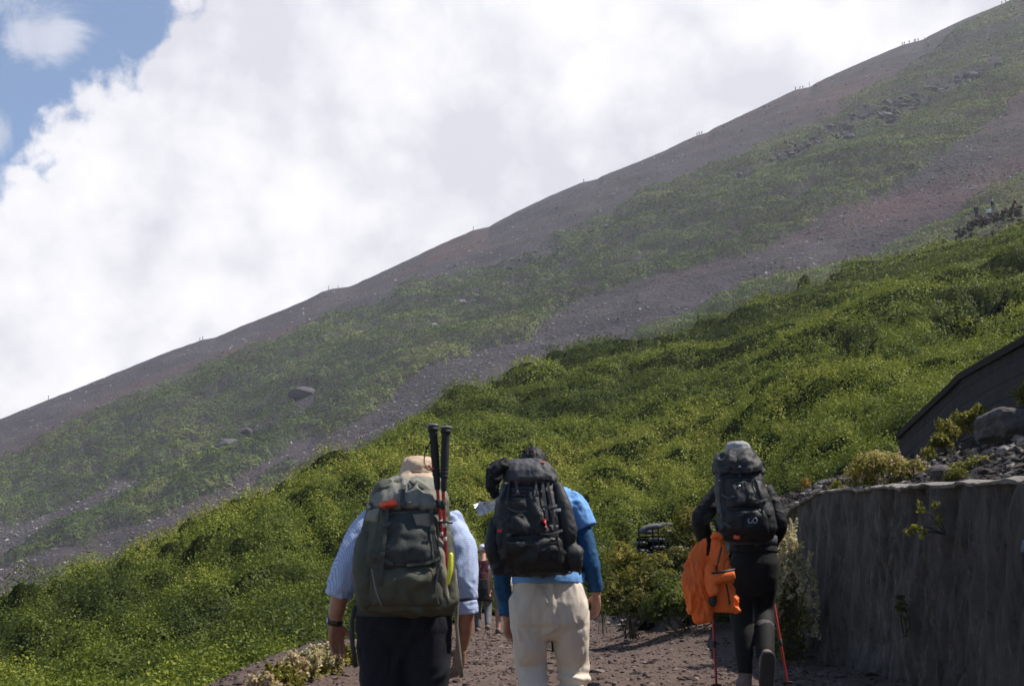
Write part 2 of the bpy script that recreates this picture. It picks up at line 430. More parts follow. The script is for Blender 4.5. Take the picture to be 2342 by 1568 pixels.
def tonemat(name, stops, rough=0.9):
    m, t, b, o = principled(name)
    at = t.n('ShaderNodeAttribute', attribute_name='tone')
    tc = t.n('ShaderNodeTexCoord').outputs['Object']
    k = t.math('ADD', at.outputs['Fac'], t.math('MULTIPLY', t.math('SUBTRACT', t.noise(tc, 12, 5, .65), .5), .35))
    t.l(t.ramp(k, stops), b.inputs['Base Color']); b.inputs['Roughness'].default_value = rough; b.inputs['Specular IOR Level'].default_value = 0.2
    return m
def rock_mesh(c, r, seed, sub_=4, rough=0.35, cuts=9):
    """angular boulder: sphere cut by random planes then roughened"""
    import bmesh
    bm = bmesh.new(); bmesh.ops.create_icosphere(bm, subdivisions=sub_, radius=1.0)
    V = np.array([v.co[:] for v in bm.verts]); F = np.array([[v.index for v in f.verts] for f in bm.faces]); bm.free()
    rg = np.random.default_rng(seed)
    for _ in range(cuts):
        n = rg.normal(size=3); n /= np.linalg.norm(n); h = 0.55+0.35*rg.random()
        d = V @ n-h; V = V-np.outer(np.maximum(d, 0), n)*0.9
    V = V*(1+rough*0.35*fbm(V*1.7+seed, 4, seed)[:, None]+0.05*fbm(V*7+seed, 3, seed+3)[:, None])
    return V*np.array(r)+np.array(c), F


# ================================================================== TERRAIN
def IP(xs, pts):
    p = np.array(pts, float); return np.interp(xs, p[:, 0], p[:, 1])
SKYL = [(-900, 1320), (-400, 1120), (0, 958), (100, 918), (200, 878), (300, 838), (380, 806), (440, 785), (462, 776), (492, 772), (503, 767), (560, 742), (640, 711), (700, 686), (735, 668), (760, 660), (800, 655), (812, 650), (900, 610), (1000, 562), (1060, 536), (1080, 527), (1118, 519), (1128, 512), (1190, 480), (1260, 447), (1310, 426), (1335, 416), (1366, 410), (1376, 403), (1450, 374), (1520, 345), (1560, 325), (1596, 309), (1618, 303), (1632, 294), (1700, 262), (1780, 224), (1818, 206), (1853, 199), (1868, 189), (1930, 160), (2000, 130), (2064, 103), (2112, 91), (2124, 83), (2200, 46), (2260, 22), (2300, 6), (2345, -18), (2700, -170), (3400, -480)]
NEAR = [(-900, 1560), (-400, 1470), (0, 1372), (60, 1352), (140, 1318), (300, 1258), (500, 1178), (700, 1088), (850, 1010), (1000, 928), (1100, 888), (1200, 850), (1330, 800), (1460, 752), (1600, 716), (1700, 680), (1850, 630), (2000, 590), (2100, 560), (2200, 520), (2342, 468), (2800, 300), (3400, 90)]
NEARD = [(-900, 40), (0, 47), (500, 60), (1000, 78), (1500, 105), (2000, 140), (2342, 168), (2800, 200), (3400, 230)]

# ---- the mountain: one sheet from behind the near slope to the skyline and over it
NU, NV = 900, 300
ux = np.linspace(-800, 3200, NU)
tv = np.concatenate([np.linspace(0, 1, NV), [1.03, 1.08, 1.2, 1.5]])
def d_far0(x): return IP(x, [(-900, 190), (0, 205), (1200, 250), (2342, 235), (3200, 260)])
def d_far1(x): return IP(x, [(-900, 560), (0, 600), (2342, 720), (3200, 760)])
SKP = np.polyfit(np.linspace(-900, 3300, 200)/1000.0, IP(np.linspace(-900, 3300, 200), SKYL), 5)
def far_point(x, t):
    """x in frame units, t 0 = foot hidden by the near slope .. 1 = skyline"""
    tt = np.clip(t, 0, 1)
    y0 = IP(x, NEAR)+170; sm = np.polyval(SKP, x/1000.0); y1 = sm+(IP(x, SKYL)-sm)*sstep(.90, 1.0, tt)
    y = y0+(y1-y0)*tt; d = 1/((1-tt)/d_far0(x)+tt/d_far1(x))
    P = UA(x, y, d)
    over = np.clip(t-1, 0, 9)                         # past the crest the ground falls away
    P[..., 1] += over*260; P[..., 2] -= over*90
    fade = sstep(1.0, 0.965, tt)
    q = P*np.array([1, 1, .6])
    z = fbm(q/55.0, 3, 3)*5.0+fbm(q/9.0, 4, 21)*1.3
    P[..., 2] += z*fade*np.clip(tt*6, 0, 1)+fbm(P/3.0, 2, 77)*0.22*(1-fade)
    return P, y
X, T = np.meshgrid(ux, tv, indexing='ij')
Pm, Ym = far_point(X, T)
m_far, t, b, col = ground_mat('mountain_scree', [(0.30, (0.034, 0.028, 0.034)), (0.5, (0.053, 0.043, 0.050)), (0.72, (0.088, 0.074, 0.080))], 0.05, 0.9, 0.6, red=(0.012, (0.074, 0.045, 0.048)))
mountain = mesh_np('mountain', Pm.reshape(-1, 3), grid_faces(NU, len(tv)), m_far, smooth=True)
tag(mountain, kind='structure')

def veg_mask(x, y):
    """1 where scrub grows on the mountain flank, in frame units"""
    e1 = IP(x, [(-800, 1400), (0, 1045), (200, 958), (450, 842), (650, 775), (900, 682), (1200, 576), (1400, 488), (1600, 378), (1850, 284), (2050, 180), (2130, 108), (2342, -5), (3200, -420)])
    e2 = IP(x, [(-800, 1650), (0, 1300), (150, 1245), (350, 1190), (500, 1120), (650, 1020), (800, 965), (920, 885), (1010, 820), (1200, 775), (1300, 705), (1400, 650), (1700, 600), (1900, 485), (2100, 400), (2342, 205), (3200, -200)])
    t1 = IP(x, [(-800, 1500), (0, 1180), (200, 1115), (400, 1030), (600, 965), (740, 925)])
    t2 = IP(x, [(-800, 1600), (0, 1268), (140, 1188), (330, 1078), (500, 1003), (640, 955), (740, 925)])
    e3 = IP(x, [(-800, 9999), (1440, 9999), (1450, 770), (1600, 722), (1700, 662), (2000, 562), (2200, 462), (2342, 392), (3200, 0)])
    q = np.stack([x/150, y/55, 0*x], -1)
    nz = fbm(q, 4, 9); nf = fbm(q*4, 3, 19)
    w = 34
    band = np.minimum(y-e1, (e2-y))/w
    band = np.where(x < 700, np.minimum(band, np.maximum(t1-y, y-t2)/22+0.2*0), band)
    band = np.clip(band, -3, 3)+nz*0.75+nf*0.35
    near = (y-e3)/14+nf*.5
    # thin tongues of grass on the scree above the near slope
    sparse = (y-e2)/60.0; low = np.where((x < 760), -np.abs(sparse-0.9)+0.25+nz*1.0, -9)
    return np.maximum(np.maximum(sstep(-0.25, 0.35, band), sstep(-.3, .3, near)), sstep(0.25, 0.6, low)*.8), nz, near
def far_px(n, ylo=-60):
    x = RNG.uniform(-120, 2480, n); t_ = RNG.uniform(0.05, 0.995, n); return x, t_

def far_bushes(n, seed):
    x, t_ = far_px(n); P, y = far_point(x, t_)
    m, nz, near = veg_mask(x, y)
    dens = m*(0.30+0.75*sstep(-.42, .10, fbm(np.stack([x/52+y/60, y/15+x/90, 0*x], -1), 4, seed)))
    k = RNG.random(n) < dens
    return P[k], x[k], y[k], nz[k], near[k]
def bil(A, i, j):
    i0, j0 = np.floor(i).astype(int).clip(0, A.shape[0]-2), np.floor(j).astype(int).clip(0, A.shape[1]-2); a_, b_ = i-i0, j-j0
    if A.ndim == 3: a_, b_ = a_[:, None], b_[:, None]
    return A[i0, j0]*(1-a_)*(1-b_)+A[i0+1, j0]*a_*(1-b_)+A[i0, j0+1]*(1-a_)*b_+A[i0+1, j0+1]*a_*b_
def field(P, h):
    """normals of the displaced canopy"""
    Q = P.copy(); Q[..., 2] += h; a_ = np.gradient(Q, axis=0); b_ = np.gradient(Q, axis=1); n_ = np.cross(a_, b_); n_ /= np.linalg.norm(n_, axis=-1)[..., None]+1e-12
    return n_*np.sign(n_[..., 2:3]+1e-9)
FROCK = [(524, 1016, 62, 40), (694, 905, 74, 46), (560, 985, 34, 20), (843, 858, 26, 18), (992, 742, 24, 14), (1092, 676, 20, 14), (1056, 688, 24, 12), (820, 748, 30, 12), (868, 728, 20, 10), (1856, 430, 20, 9)]
RIB = [(1385, 530), (1370, 538), (1240, 573), (1260, 566), (1180, 598), (1700, 402), (1790, 362), (1812, 350), (1832, 335), (1862, 322), (1905, 295), (1930, 300), (1962, 272), (1998, 258), (2030, 262), (2052, 238), (2080, 240), (2105, 222), (2140, 198), (2170, 190), (2205, 175), (2235, 168), (2275, 135), (2040, 290)]
def rock_clear(x, y):
    c = np.zeros_like(x)
    for a, b, w, h in FROCK: c = np.maximum(c, sstep(.85, .6, np.sqrt(((x-a)/(w*.5))**2+((y-b-h*.1)/(h*.6))**2)))
    for a, b in RIB: c = np.maximum(c, .9*sstep(1.2, .6, np.sqrt(((x-a)/24)**2+((y-b-3)/13)**2)))
    return c
def far_canopy(P, x, y):
    m, nz, near = veg_mask(x, y); X_, Y_ = P[..., 0], P[..., 1]; q = np.stack([X_, Y_, 0*X_], -1)
    big = fbm(q/45.0, 3, 55); st_ = fbm(np.stack([x/52+y/60, y/15+x/90, 0*x], -1), 4, 41)
    h1, t1 = domes(X_, Y_, 4.2, 105, asp=2.4); h2, t2 = domes(X_, Y_, 1.7, 125, asp=1.6); h3, t3 = domes(X_, Y_, 11.0, 145, asp=2.4)
    cov = m*sstep(-.55, -.18, st_+.25*(h1-.4))*(1-rock_clear(x, y)); h = cov*(.6+.8*sstep(-.3, .4, big))*(1.7*h1+.5*h2+1.9*h3**1.5)
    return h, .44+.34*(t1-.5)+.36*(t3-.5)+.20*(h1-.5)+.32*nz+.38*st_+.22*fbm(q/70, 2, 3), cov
xs_, ts_ = np.linspace(-80, 2440, 1250), np.linspace(.10, 1.0, 520)
XX, TT = np.meshgrid(xs_, ts_, indexing='ij'); Pg, yg = far_point(XX, TT); hg, tg, cg = far_canopy(Pg, XX, yg); Ng = field(Pg, hg)
N_ = 560000; x = RNG.uniform(-60, 2420, N_); t_ = RNG.uniform(.12, .995, N_); ii, jj = (x-xs_[0])/(xs_[1]-xs_[0]), (t_-ts_[0])/(ts_[1]-ts_[0])
cov = bil(cg, ii, jj); k = RNG.random(N_) < cov*1.5; ii, jj = ii[k], jj[k]; P, h, tone, Nn = bil(Pg, ii, jj), bil(hg, ii, jj), bil(tg, ii, jj), bil(Ng, ii, jj); n_ = len(ii)
fr = np.where(RNG.random(n_) < .72, 1-.1*RNG.random(n_), RNG.random(n_)); P[:, 2] += h*fr
ls = 2.4*P[:, 1]/1422*(.6+.7*RNG.random(n_))
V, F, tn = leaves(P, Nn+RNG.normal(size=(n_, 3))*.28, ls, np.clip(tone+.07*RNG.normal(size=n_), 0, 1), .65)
print('far leaves', n_)
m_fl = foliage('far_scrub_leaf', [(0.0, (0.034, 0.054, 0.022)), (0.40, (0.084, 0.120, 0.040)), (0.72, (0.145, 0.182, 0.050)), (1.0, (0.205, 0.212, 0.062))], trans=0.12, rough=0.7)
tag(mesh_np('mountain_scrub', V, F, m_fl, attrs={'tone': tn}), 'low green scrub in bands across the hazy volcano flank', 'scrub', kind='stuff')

# loose stones on the scree, thicker in the chutes
n = 60000
x, t_ = far_px(n); P, y = far_point(x, t_)
m, nz, near = veg_mask(x, y)
k = (RNG.random(n) < (1-m)*(0.2+0.55*sstep(-.3, .5, fbm(np.stack([x/200, y/80, 0*x], -1), 3, 8))*sstep(0.95, 0.55, t_)+0.08)*0.8)
P = P[k]; R = (0.13+0.32*RNG.random(len(P))**3)*(P[:, 1]/300)**.8
m_st = tonemat('pale_stone', [(0.0, (0.09, 0.08, 0.08)), (0.5, (0.18, 0.165, 0.165)), (1.0, (0.42, 0.40, 0.39))])
V, F, tn = stones(P, R, np.clip(RNG.random(len(P))**1.3, 0, 1))
tag(mesh_np('scree_stones', V, F, m_st, attrs={'tone': tn}), 'pale loose stones littering the dark scree of the volcano', 'stones', kind='stuff')
# sparse yellow-green tufts on the upper scree
n = 9000
x, t_ = far_px(n); P, y = far_point(x, t_)
m, nz, near = veg_mask(x, y)
k = (m < .3) & (fbm(np.stack([x/130, y/60, 0*x], -1), 3, 31) > -.05) & (t_ < .97); P = P[k]
V, F, tn = bush_leaves(P, .25+.35*RNG.random(len(P)), np.full(len(P), 7), np.full(len(P), .45)*P[:, 1]/400, np.clip(.75+.2*RNG.random(len(P)), 0, 1), flat=.5)
tag(mesh_np('scree_tufts', V, F, m_fl, attrs={'tone': tn}), 'scattered yellow-green tufts on the upper purple scree', 'tufts', kind='stuff')

# ---- the near green slope
BOT = [(-900, 2300, 9), (-300, 2150, 9.5), (0, 2050, 10.5), (600, 1850, 13), (800, 1700, 17), (950, 1560, 22), (1100, 1455, 32), (1300, 1425, 34), (1600, 1400, 30), (1800, 1240, 26), (2000, 1130, 25), (2342, 1080, 24), (3400, 1000, 22)]
NUn, NVn = 520, 260
def near_point(x, t, terr=True):
    tt = np.clip(t, 0, 1)
    b = np.array(BOT, float); y0 = np.interp(x, b[:, 0], b[:, 1]); d0 = np.interp(x, b[:, 0], b[:, 2])
    y1 = IP(x, NEAR); d1 = IP(x, NEARD)
    y = y0+(y1-y0)*tt; d = 1/((1-tt)/d0+tt/d1)
    P = UA(x, y+tt*IP(x, [(-900, 1.7), (0, 1.65), (700, 1.5), (1200, 1.75), (1800, 1.45), (2342, 1.25), (3300, 1.25)])*FP/d1, d)
    over = np.clip(t-1, 0, 9); P[..., 1] += over*90; P[..., 0] -= over*20; P[..., 2] -= over*60
    q = P*np.array([1, 1, 0])
    if terr:
        rid = fbm(q/np.array([9, 9, 1]), 3, 12); wav = fbm(q/np.array([14, 5, 1]), 3, 44)
        P[..., 2] += (rid*0.8+wav*0.95)*np.clip(tt*5, 0, 1)*np.clip(P[..., 1]/70, .35, 1.5)*sstep(1.0, .55, t)+fbm(q/4, 2, 5)*.25*sstep(.88, 1, t)
    return P, y+tt*1.25*FP/d1*.55
un = np.linspace(-850, 3300, NUn); tn_ = np.concatenate([[-.05], np.linspace(0, 1, NVn), [1.05, 1.2, 1.6, 2.2]])
X, T = np.meshgrid(un, tn_, indexing='ij')
Pn, _ = near_point(X, T)
m_soil, t, b, col = ground_mat('scrub_soil', [(0.3, (0.022, 0.022, 0.012)), (0.55, (0.038, 0.036, 0.020)), (0.75, (0.060, 0.052, 0.034))], 0.3, 3, 0.15)
hs = mesh_np('hillside', Pn.reshape(-1, 3), grid_faces(NUn, len(tn_)), m_soil, smooth=True); tag(hs, kind='structure')

# bare stony gaps in the scrub (frame units): x, y, rx, ry
GAPS = [(1500, 775, 75, 10), (1560, 765, 45, 8), (1645, 722, 40, 7), (1800, 655, 50, 7), (1885, 640, 30, 6), (2040, 585, 45, 7), (2235, 512, 62, 20), (2300, 490, 60, 18), (1955, 880, 48, 22), (1830, 935, 85, 15), (2230, 775, 80, 22), (2300, 745, 50, 14), (1680, 970, 40, 8), (1160, 872, 0, 0)]
def gap(x, y):
    g = np.zeros_like(x)
    wx = fbm(np.stack([x/30, y/12, 0*x], -1), 3, 66)
    for gx, gy, rx, ry in GAPS:
        if rx == 0: continue
        dx, dy = x-gx, y-gy; dy = dy+dx*0.28; ry = ry*2.1; rx = rx*1.25
        g = np.maximum(g, sstep(1.25, .75, np.sqrt((dx/rx)**2+(dy/ry)**2)+wx*.4))
    return g
# the scrub canopy: crowns of two sizes over the slope, a dark inner sheet coloured as the shade between leaves and leaves on and in its surface
def near_canopy(P, x, y):
    X_, Y_ = P[..., 0], P[..., 1]; q = np.stack([X_, Y_, 0*X_], -1)
    big = fbm(q/16.0, 3, 91); amp = (.55+.75*sstep(-.35, .5, big))*(1.2+.25*sstep(1300, 500, x))*np.clip(.62+Y_/130, .72, 1.5)
    h1, t1 = domes(X_, Y_, 2.1, 5); h2, t2 = domes(X_, Y_, .75, 25, asp=1.3); h3, t3 = domes(X_, Y_, 5.2, 45, asp=2.2)
    n1_, s1 = domes(X_, Y_, .95, 65, asp=1.4); n2_, s2 = domes(X_, Y_, .36, 85, asp=1.3); w = sstep(75, 30, Y_)
    h1 = h1*(1-w)+n1_*w*1.45; t1 = t1*(1-w)+s1*w; h2 = h2*(1-w)+n2_*w*1.1; t2 = t2*(1-w)+s2*w; h3 = h3*(1-.45*w)
    h = amp*(.80*h1**1.2+.70*h3**1.5+.24*h2)+.07*fbm(q*2.2, 2, 5); g = gap(x, y); h = h*(1-g)-.05*g
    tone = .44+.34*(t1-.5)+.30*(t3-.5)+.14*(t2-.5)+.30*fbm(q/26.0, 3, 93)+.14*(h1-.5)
    return h, tone, g
def canopy_at(x, t_):
    P, y = near_point(x, t_); h, tone, g = near_canopy(P, x, y); return P, y, h, tone, g
xs_, ts_ = np.linspace(-320, 2900, 1380), np.linspace(-.02, 1.06, 620)
XX, TT = np.meshgrid(xs_, ts_, indexing='ij'); Pg, yg, hg, tg, gg = canopy_at(XX, TT); Ng = field(Pg, hg); P = Pg.copy(); P[..., 2] += hg*.86-.10
m_core, t, b, o_ = principled('scrub_inner_shade'); b.inputs['Base Color'].default_value = (0.020, 0.026, 0.008, 1); b.inputs['Roughness'].default_value = 1; b.inputs['Specular IOR Level'].default_value = 0
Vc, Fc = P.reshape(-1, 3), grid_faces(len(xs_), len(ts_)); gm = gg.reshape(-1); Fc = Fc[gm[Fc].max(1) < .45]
cb = mesh_np('shade_core', Vc, Fc, m_core, smooth=True)  # dark sheet under the leaves, painted shade for the gaps
N_ = 720000; x = np.where(RNG.random(N_) < .88, RNG.uniform(-40, 2400, N_), np.where(RNG.random(N_) < .35, RNG.uniform(-300, -40, N_), RNG.uniform(2400, 2880, N_))); t_ = RNG.uniform(0, 1.02, N_)**.94
ii, jj = (x-xs_[0])/(xs_[1]-xs_[0]), (t_-ts_[0])/(ts_[1]-ts_[0])
P, h, tone, g, Nn = bil(Pg, ii, jj), bil(hg, ii, jj), bil(tg, ii, jj), bil(gg, ii, jj), bil(Ng, ii, jj)
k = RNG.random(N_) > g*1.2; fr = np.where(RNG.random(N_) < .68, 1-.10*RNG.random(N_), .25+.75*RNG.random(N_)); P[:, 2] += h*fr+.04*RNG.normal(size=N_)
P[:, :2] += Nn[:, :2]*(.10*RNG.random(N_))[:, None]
ls = np.maximum(.056, 2.5*P[:, 1]/1422)*(.6+.7*RNG.random(N_)); tone = np.clip(tone+.09*RNG.normal(size=N_)+.10*(fr-.8), 0, 1)  # deeper leaves toned darker, shade painted into the canopy
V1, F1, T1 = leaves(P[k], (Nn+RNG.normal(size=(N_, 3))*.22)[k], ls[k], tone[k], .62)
# shoots standing proud of the crowns break the outline
k2 = np.where((RNG.random(N_) < np.where(P[:, 1] < 60, .075, .03)) & (h > .35) & (g < .2))[0]; m_ = 7; idx = np.repeat(k2, m_); u_ = RNG.random(len(idx))
Ps = P[idx]+np.stack([RNG.normal(size=len(idx))*.05, RNG.normal(size=len(idx))*.05, u_*.34*np.clip(P[idx, 1]/80, .7, 1.6)], -1)
V2, F2, T2 = leaves(Ps, RNG.normal(size=(len(idx), 3))+[0, 0, .6], ls[idx]*.9, np.clip(tone[idx]+.08, 0, 1), .6)
print('near leaves', len(F1), len(F2))
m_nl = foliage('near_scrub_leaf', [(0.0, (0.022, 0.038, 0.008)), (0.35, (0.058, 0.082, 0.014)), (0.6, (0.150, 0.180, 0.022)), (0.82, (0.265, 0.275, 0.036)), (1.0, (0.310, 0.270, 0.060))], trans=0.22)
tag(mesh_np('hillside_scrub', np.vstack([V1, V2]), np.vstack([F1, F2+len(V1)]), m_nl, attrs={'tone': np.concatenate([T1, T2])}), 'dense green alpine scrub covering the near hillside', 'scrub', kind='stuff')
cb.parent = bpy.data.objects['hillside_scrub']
# stones in the gaps
n = 16000; x = RNG.uniform(1350, 2450, n); t_ = RNG.uniform(0.05, 1.0, n); P, y = near_point(x, t_); g = gap(x, y); k = g > .35; P = P[k]
V, F, tn = stones(P, (.05+.30*RNG.random(len(P))**2.5)*np.clip(P[:, 1]/70, .6, 1.6), RNG.random(len(P))**1.5*.8)
m_ls = tonemat('lava_stone', [(0.0, (0.026, 0.020, 0.018)), (0.60, (0.062, 0.050, 0.045)), (1.0, (0.24, 0.21, 0.19))])
tag(mesh_np('gap_stones', V, F, m_ls, attrs={'tone': tn}), 'dark lava stones showing in bare gaps of the green slope', 'stones', kind='stuff')

# ---- the path: one gravel sheet from behind the camera to its crest
def path_z(x, y):
    z = np.interp(y, [-12, 0, 4, 7, 8.3, 9.6, 11, 14, 20, 27, 34, 40, 48], [-1.75, -1.5, -1.25, -0.97, -0.80, -0.50, -.44, -0.41, -0.39, -0.37, -0.02, .12, -.3])
    xl = np.interp(y, [-12, 7, 9.5, 14.5, 20, 30, 40], [-2.6, -2.1, -1.75, -1.95, -1.7, -1.0, -.3])
    z = z+0.30*sstep(.8, 2.3, x)*sstep(12.0, 15, y)*sstep(34, 24, y)
    z = z+0.10*np.exp(-((x-xl-0.05)/.3)**2)*sstep(6, 8.5, y)-1.6*sstep(0, -3.0, x-xl)
    return z
def path_xy(x, y):
    z = path_z(x, y)+fbm(np.stack([x*1.6, y*1.6, 0*x], -1), 4, 3)*.045+fbm(np.stack([x*9, y*9, 0*x], -1), 3, 13)*.016
    return z
xs = np.concatenate([np.linspace(-14, -3.2, 24), np.linspace(-3, 3.2, 280), np.linspace(3.3, 6, 10)]); ys = np.concatenate([np.linspace(-12, 6, 60), np.linspace(6.05, 20, 380), np.linspace(20.2, 46, 110)])
X, Y = np.meshgrid(xs, ys, indexing='ij'); Z = path_xy(X, Y)
m_path, t, b, col = ground_mat('red_gravel', [(0.30, (0.060, 0.040, 0.034)), (0.5, (0.105, 0.072, 0.060)), (0.72, (0.165, 0.120, 0.100))], 1.6, 26, 0.03)
tag(mesh_np('path', np.stack([X, Y, Z], -1).reshape(-1, 3), grid_faces(len(xs), len(ys)), m_path, smooth=True), kind='structure')
n = 15000; x = RNG.uniform(-2.6, 2.7, n); y = 6+28*RNG.random(n)**1.6
P = np.stack([x, y, path_xy(x, y)+.003], -1); R = .007+.020*RNG.random(n)**3+.035*(RNG.random(n) > .985)*RNG.random(n)
xl = np.interp(y, [7, 9.5, 14.5, 20, 30], [-2.1, -1.75, -1.95, -1.7, -1.0]); e = (np.abs(x-xl) < .3); R = R*np.where(e, 1.15, 1)
m_gr = tonemat('gravel_stone', [(0.0, (0.040, 0.026, 0.022)), (0.6, (0.095, 0.065, 0.055)), (1.0, (0.20, 0.155, 0.135))])
V, F, tn = stones(P, R, RNG.random(n)**1.2)
tag(mesh_np('path_gravel', V, F, m_gr, attrs={'tone': tn}), 'loose reddish volcanic gravel scattered on the path', 'gravel', kind='stuff')

# ================================================================== WALLS, BANK, ROCKS
def wtop(y): return np.interp(y, [2, 5, 7.6, 9.6, 12.66, 13.9, 15.5, 18, 34], [.52, .60, .69, .84, 1.05, .99, .80, .75, .6])
def utop(y): return np.interp(y, [2, 10, 12.96, 14.5, 14.8, 17], [2.42, 2.45, 2.43, 2.41, 2.36, 2.09])
def bank_z(x, y):
    zt = np.interp(y, [2, 5, 7.6, 9.6, 12.66, 13.9, 15.3, 17, 22, 34], [.52, .60, .69, .84, 1.05, 1.02, 1.12, 1.26, 1.2, .6]); z1 = np.interp(y, [3, 8, 13, 17, 20, 34], [1.30, 1.45, 1.66, 1.74, 1.70, 1.3])
    z = zt-.05+(z1-zt+.05)*np.clip((x-2.9)/1.75, 0, 1)**.85
    lowz = path_z(np.full_like(x, 1.2), y)-.12
    z = np.where(x < 2.9, lowz+(zt-.05-lowz)*sstep(1.25, 2.9, x), z)
    hi = np.where(y < 17.1, utop(y)-.10, z1)
    return np.where(x > 4.8, hi+.035*(x-4.8), z)
def bank_xy(x, y):
    q = np.stack([x, y, 0*x], -1)
    return bank_z(x, y)+fbm(q*1.3, 4, 4)*.07*np.clip((x-2.85)*3, .3, 1)+fbm(q*9, 3, 6)*.022
m_bank, t, b, col = ground_mat('dark_cinder', [(0.30, (0.028, 0.024, 0.023)), (0.5, (0.050, 0.043, 0.041)), (0.74, (0.095, 0.082, 0.076))], 1.8, 22, 0.03)
def sheet(name, xs, ys, fn, mat):
    X, Y = np.meshgrid(xs, ys, indexing='ij'); Z = fn(X, Y)
    return tag(mesh_np(name, np.stack([X, Y, Z], -1).reshape(-1, 3), grid_faces(len(xs), len(ys)), mat, smooth=True), kind='structure')
sheet('bank', np.concatenate([np.linspace(2.88, 4.8, 150), np.linspace(4.82, 5.4, 8), np.linspace(6, 46, 20)]), np.concatenate([np.linspace(-10, 5, 12), np.linspace(5.1, 15.3, 380)]), bank_xy, m_bank)
sheet('ground', np.concatenate([np.linspace(1.15, 6, 150), np.linspace(6.2, 46, 30)]), np.concatenate([np.linspace(15.3, 24, 170), np.linspace(24.3, 36, 20)]), bank_xy, m_bank)

# retaining wall beside the path
def wall(name, xf, y0, y1, top, bot, thick, batter, seedd, mat, groove, ny, nz):
    ys = np.linspace(y0, y1, ny); R = []
    for yy in ys:
        zt, zb = top(yy), bot(yy); v = np.linspace(0, 1, nz)
        f = np.stack([xf+batter*v, np.full(nz, yy), zb+(zt-zb)*v], -1)
        w = np.linspace(0, 1, 7)[1:]
        tp = np.stack([xf+batter+thick*w, np.full(6, yy), np.full(6, zt)], -1)
        bk = np.stack([np.full(3, xf+batter+thick), np.full(3, yy), zt+(zb-zt)*np.array([.3, .6, 1.])], -1)
        R.append(np.vstack([f, tp, bk]))
    R = np.array(R); k = R.shape[1]
    ff = np.zeros(k); ff[:nz] = 1; ff[nz-1] = .5
    if groove == 'rough':
        q = np.stack([(R[..., 1]+.32*R[..., 2])*9, R[..., 2]*2.1, 0*R[..., 1]], -1)
        r1 = np.abs(fbm(q, 4, seedd)); q2 = np.stack([(R[..., 1]+.22*R[..., 2])*3.2, R[..., 2]*1.0, 0*R[..., 1]+3], -1)
        d = -0.055*np.maximum(0, .22-r1)/.22*sstep(-.2, .3, fbm(q2, 3, 4))+.045*fbm(q2, 3, seedd+2)+.016*fbm(q*2.7, 3, seedd+5)+.06*np.maximum(0, fbm(q2*2.3, 2, 77))+.028*np.sign(fbm(q*.8+5, 2, 31))*sstep(.12, .3, np.abs(fbm(q*.8+5, 2, 31)))
        R[..., 0] -= d*ff
        tz = .040*fbm(np.stack([R[..., 1]*6, R[..., 0]*6, 0*R[..., 1]], -1), 3, 8); R[..., 2] += tz*(1-ff)*1.0
    else:
        zz = R[..., 2]-np.array([top(a) for a in ys])[:, None]
        R[..., 0] -= (-.008*(np.abs(((zz/.155) % 1)-.5) > .42)+.01*fbm(R*6, 3, 2))*ff
        R[..., 2] += .012*fbm(R*5, 2, 3)*(1-ff)
    o = PR(); o.rings(R); return o
m_wall, t, b, o_ = principled('lava_concrete'); tcv = t.n('ShaderNodeTexCoord').outputs['Object']
mpn = t.n('ShaderNodeMapping'); mpn.inputs['Scale'].default_value = (1, 1, .55); mpn.inputs['Rotation'].default_value = (.32, 0, 0); t.l(tcv, mpn.inputs[0])
mp3 = t.n('ShaderNodeMapping'); mp3.inputs['Scale'].default_value = (1, 1, .28); mp3.inputs['Rotation'].default_value = (.34, 0, 0); t.l(tcv, mp3.inputs[0])
nn = t.math('ADD', t.math('MULTIPLY', t.noise(mpn.outputs[0], 2.2, 6, .6, .5), .35), t.math('MULTIPLY', t.noise(mp3.outputs[0], 15, 7, .7, .3), .65))
t.l(t.ramp(nn, [(0.36, (0.020, 0.016, 0.014)), (0.45, (0.064, 0.053, 0.046)), (0.56, (0.088, 0.073, 0.063)), (0.65, (0.165, 0.140, 0.122))]), b.inputs['Base Color']); b.inputs['Roughness'].default_value = .95  # dark and pale streaks in the colour stand in for weak relief shading
bump(t, b, t.noise(mpn.outputs[0], 40, 6, .72), .8, .02)
wl = wall('w', 2.70, 1.5, 15.6, wtop, lambda y: float(path_z(np.array([2.6]), np.array([y]))[0])-.35, .30, .07, 5, m_wall, 'rough', 760, 90).out('retaining_wall', m_wall)
tag(wl, 'long rough dark grey retaining wall along the right edge of the path', 'wall')
# pale crust of mortar along the lip
m_cop, t, b, o_ = principled('mortar_crust'); tcv = t.n('ShaderNodeTexCoord').outputs['Object']
t.l(t.ramp(t.noise(tcv, 18, 6, .7), [(0.3, (0.12, 0.105, 0.095)), (0.6, (0.26, 0.235, 0.21))]), b.inputs['Base Color']); b.inputs['Roughness'].default_value = .95
bump(t, b, t.noise(tcv, 60, 5, .7), .8, .015)
ys = np.linspace(1.5, 15.5, 900); R = []
for yy in ys:
    zt = wtop(yy)+.022*float(fbm(np.array([[yy*5, 8, 2]]), 3, 5)[0]); j = float(fbm(np.array([[yy*7, 0, 1]]), 4, 3)[0]); k2 = float(fbm(np.array([[yy*19, 3, 1]]), 3, 9)[0])
    h = .008+.014*max(0, j+.15)+.014*max(0, k2); u_ = .012*j
    R.append([(2.735+u_-.02, yy, zt-h), (2.725+u_-.02, yy, zt+.004), (2.775, yy, zt+.016+.008*k2), (2.95, yy, zt+.014), (2.99, yy, zt-.02)])
pr = PR(); pr.rings(np.array(R)); pr.out('coping', m_cop, wl, smooth=False)
m_uw, t, b, o_ = principled('dark_wall_concrete'); tcv = t.n('ShaderNodeTexCoord').outputs['Object']
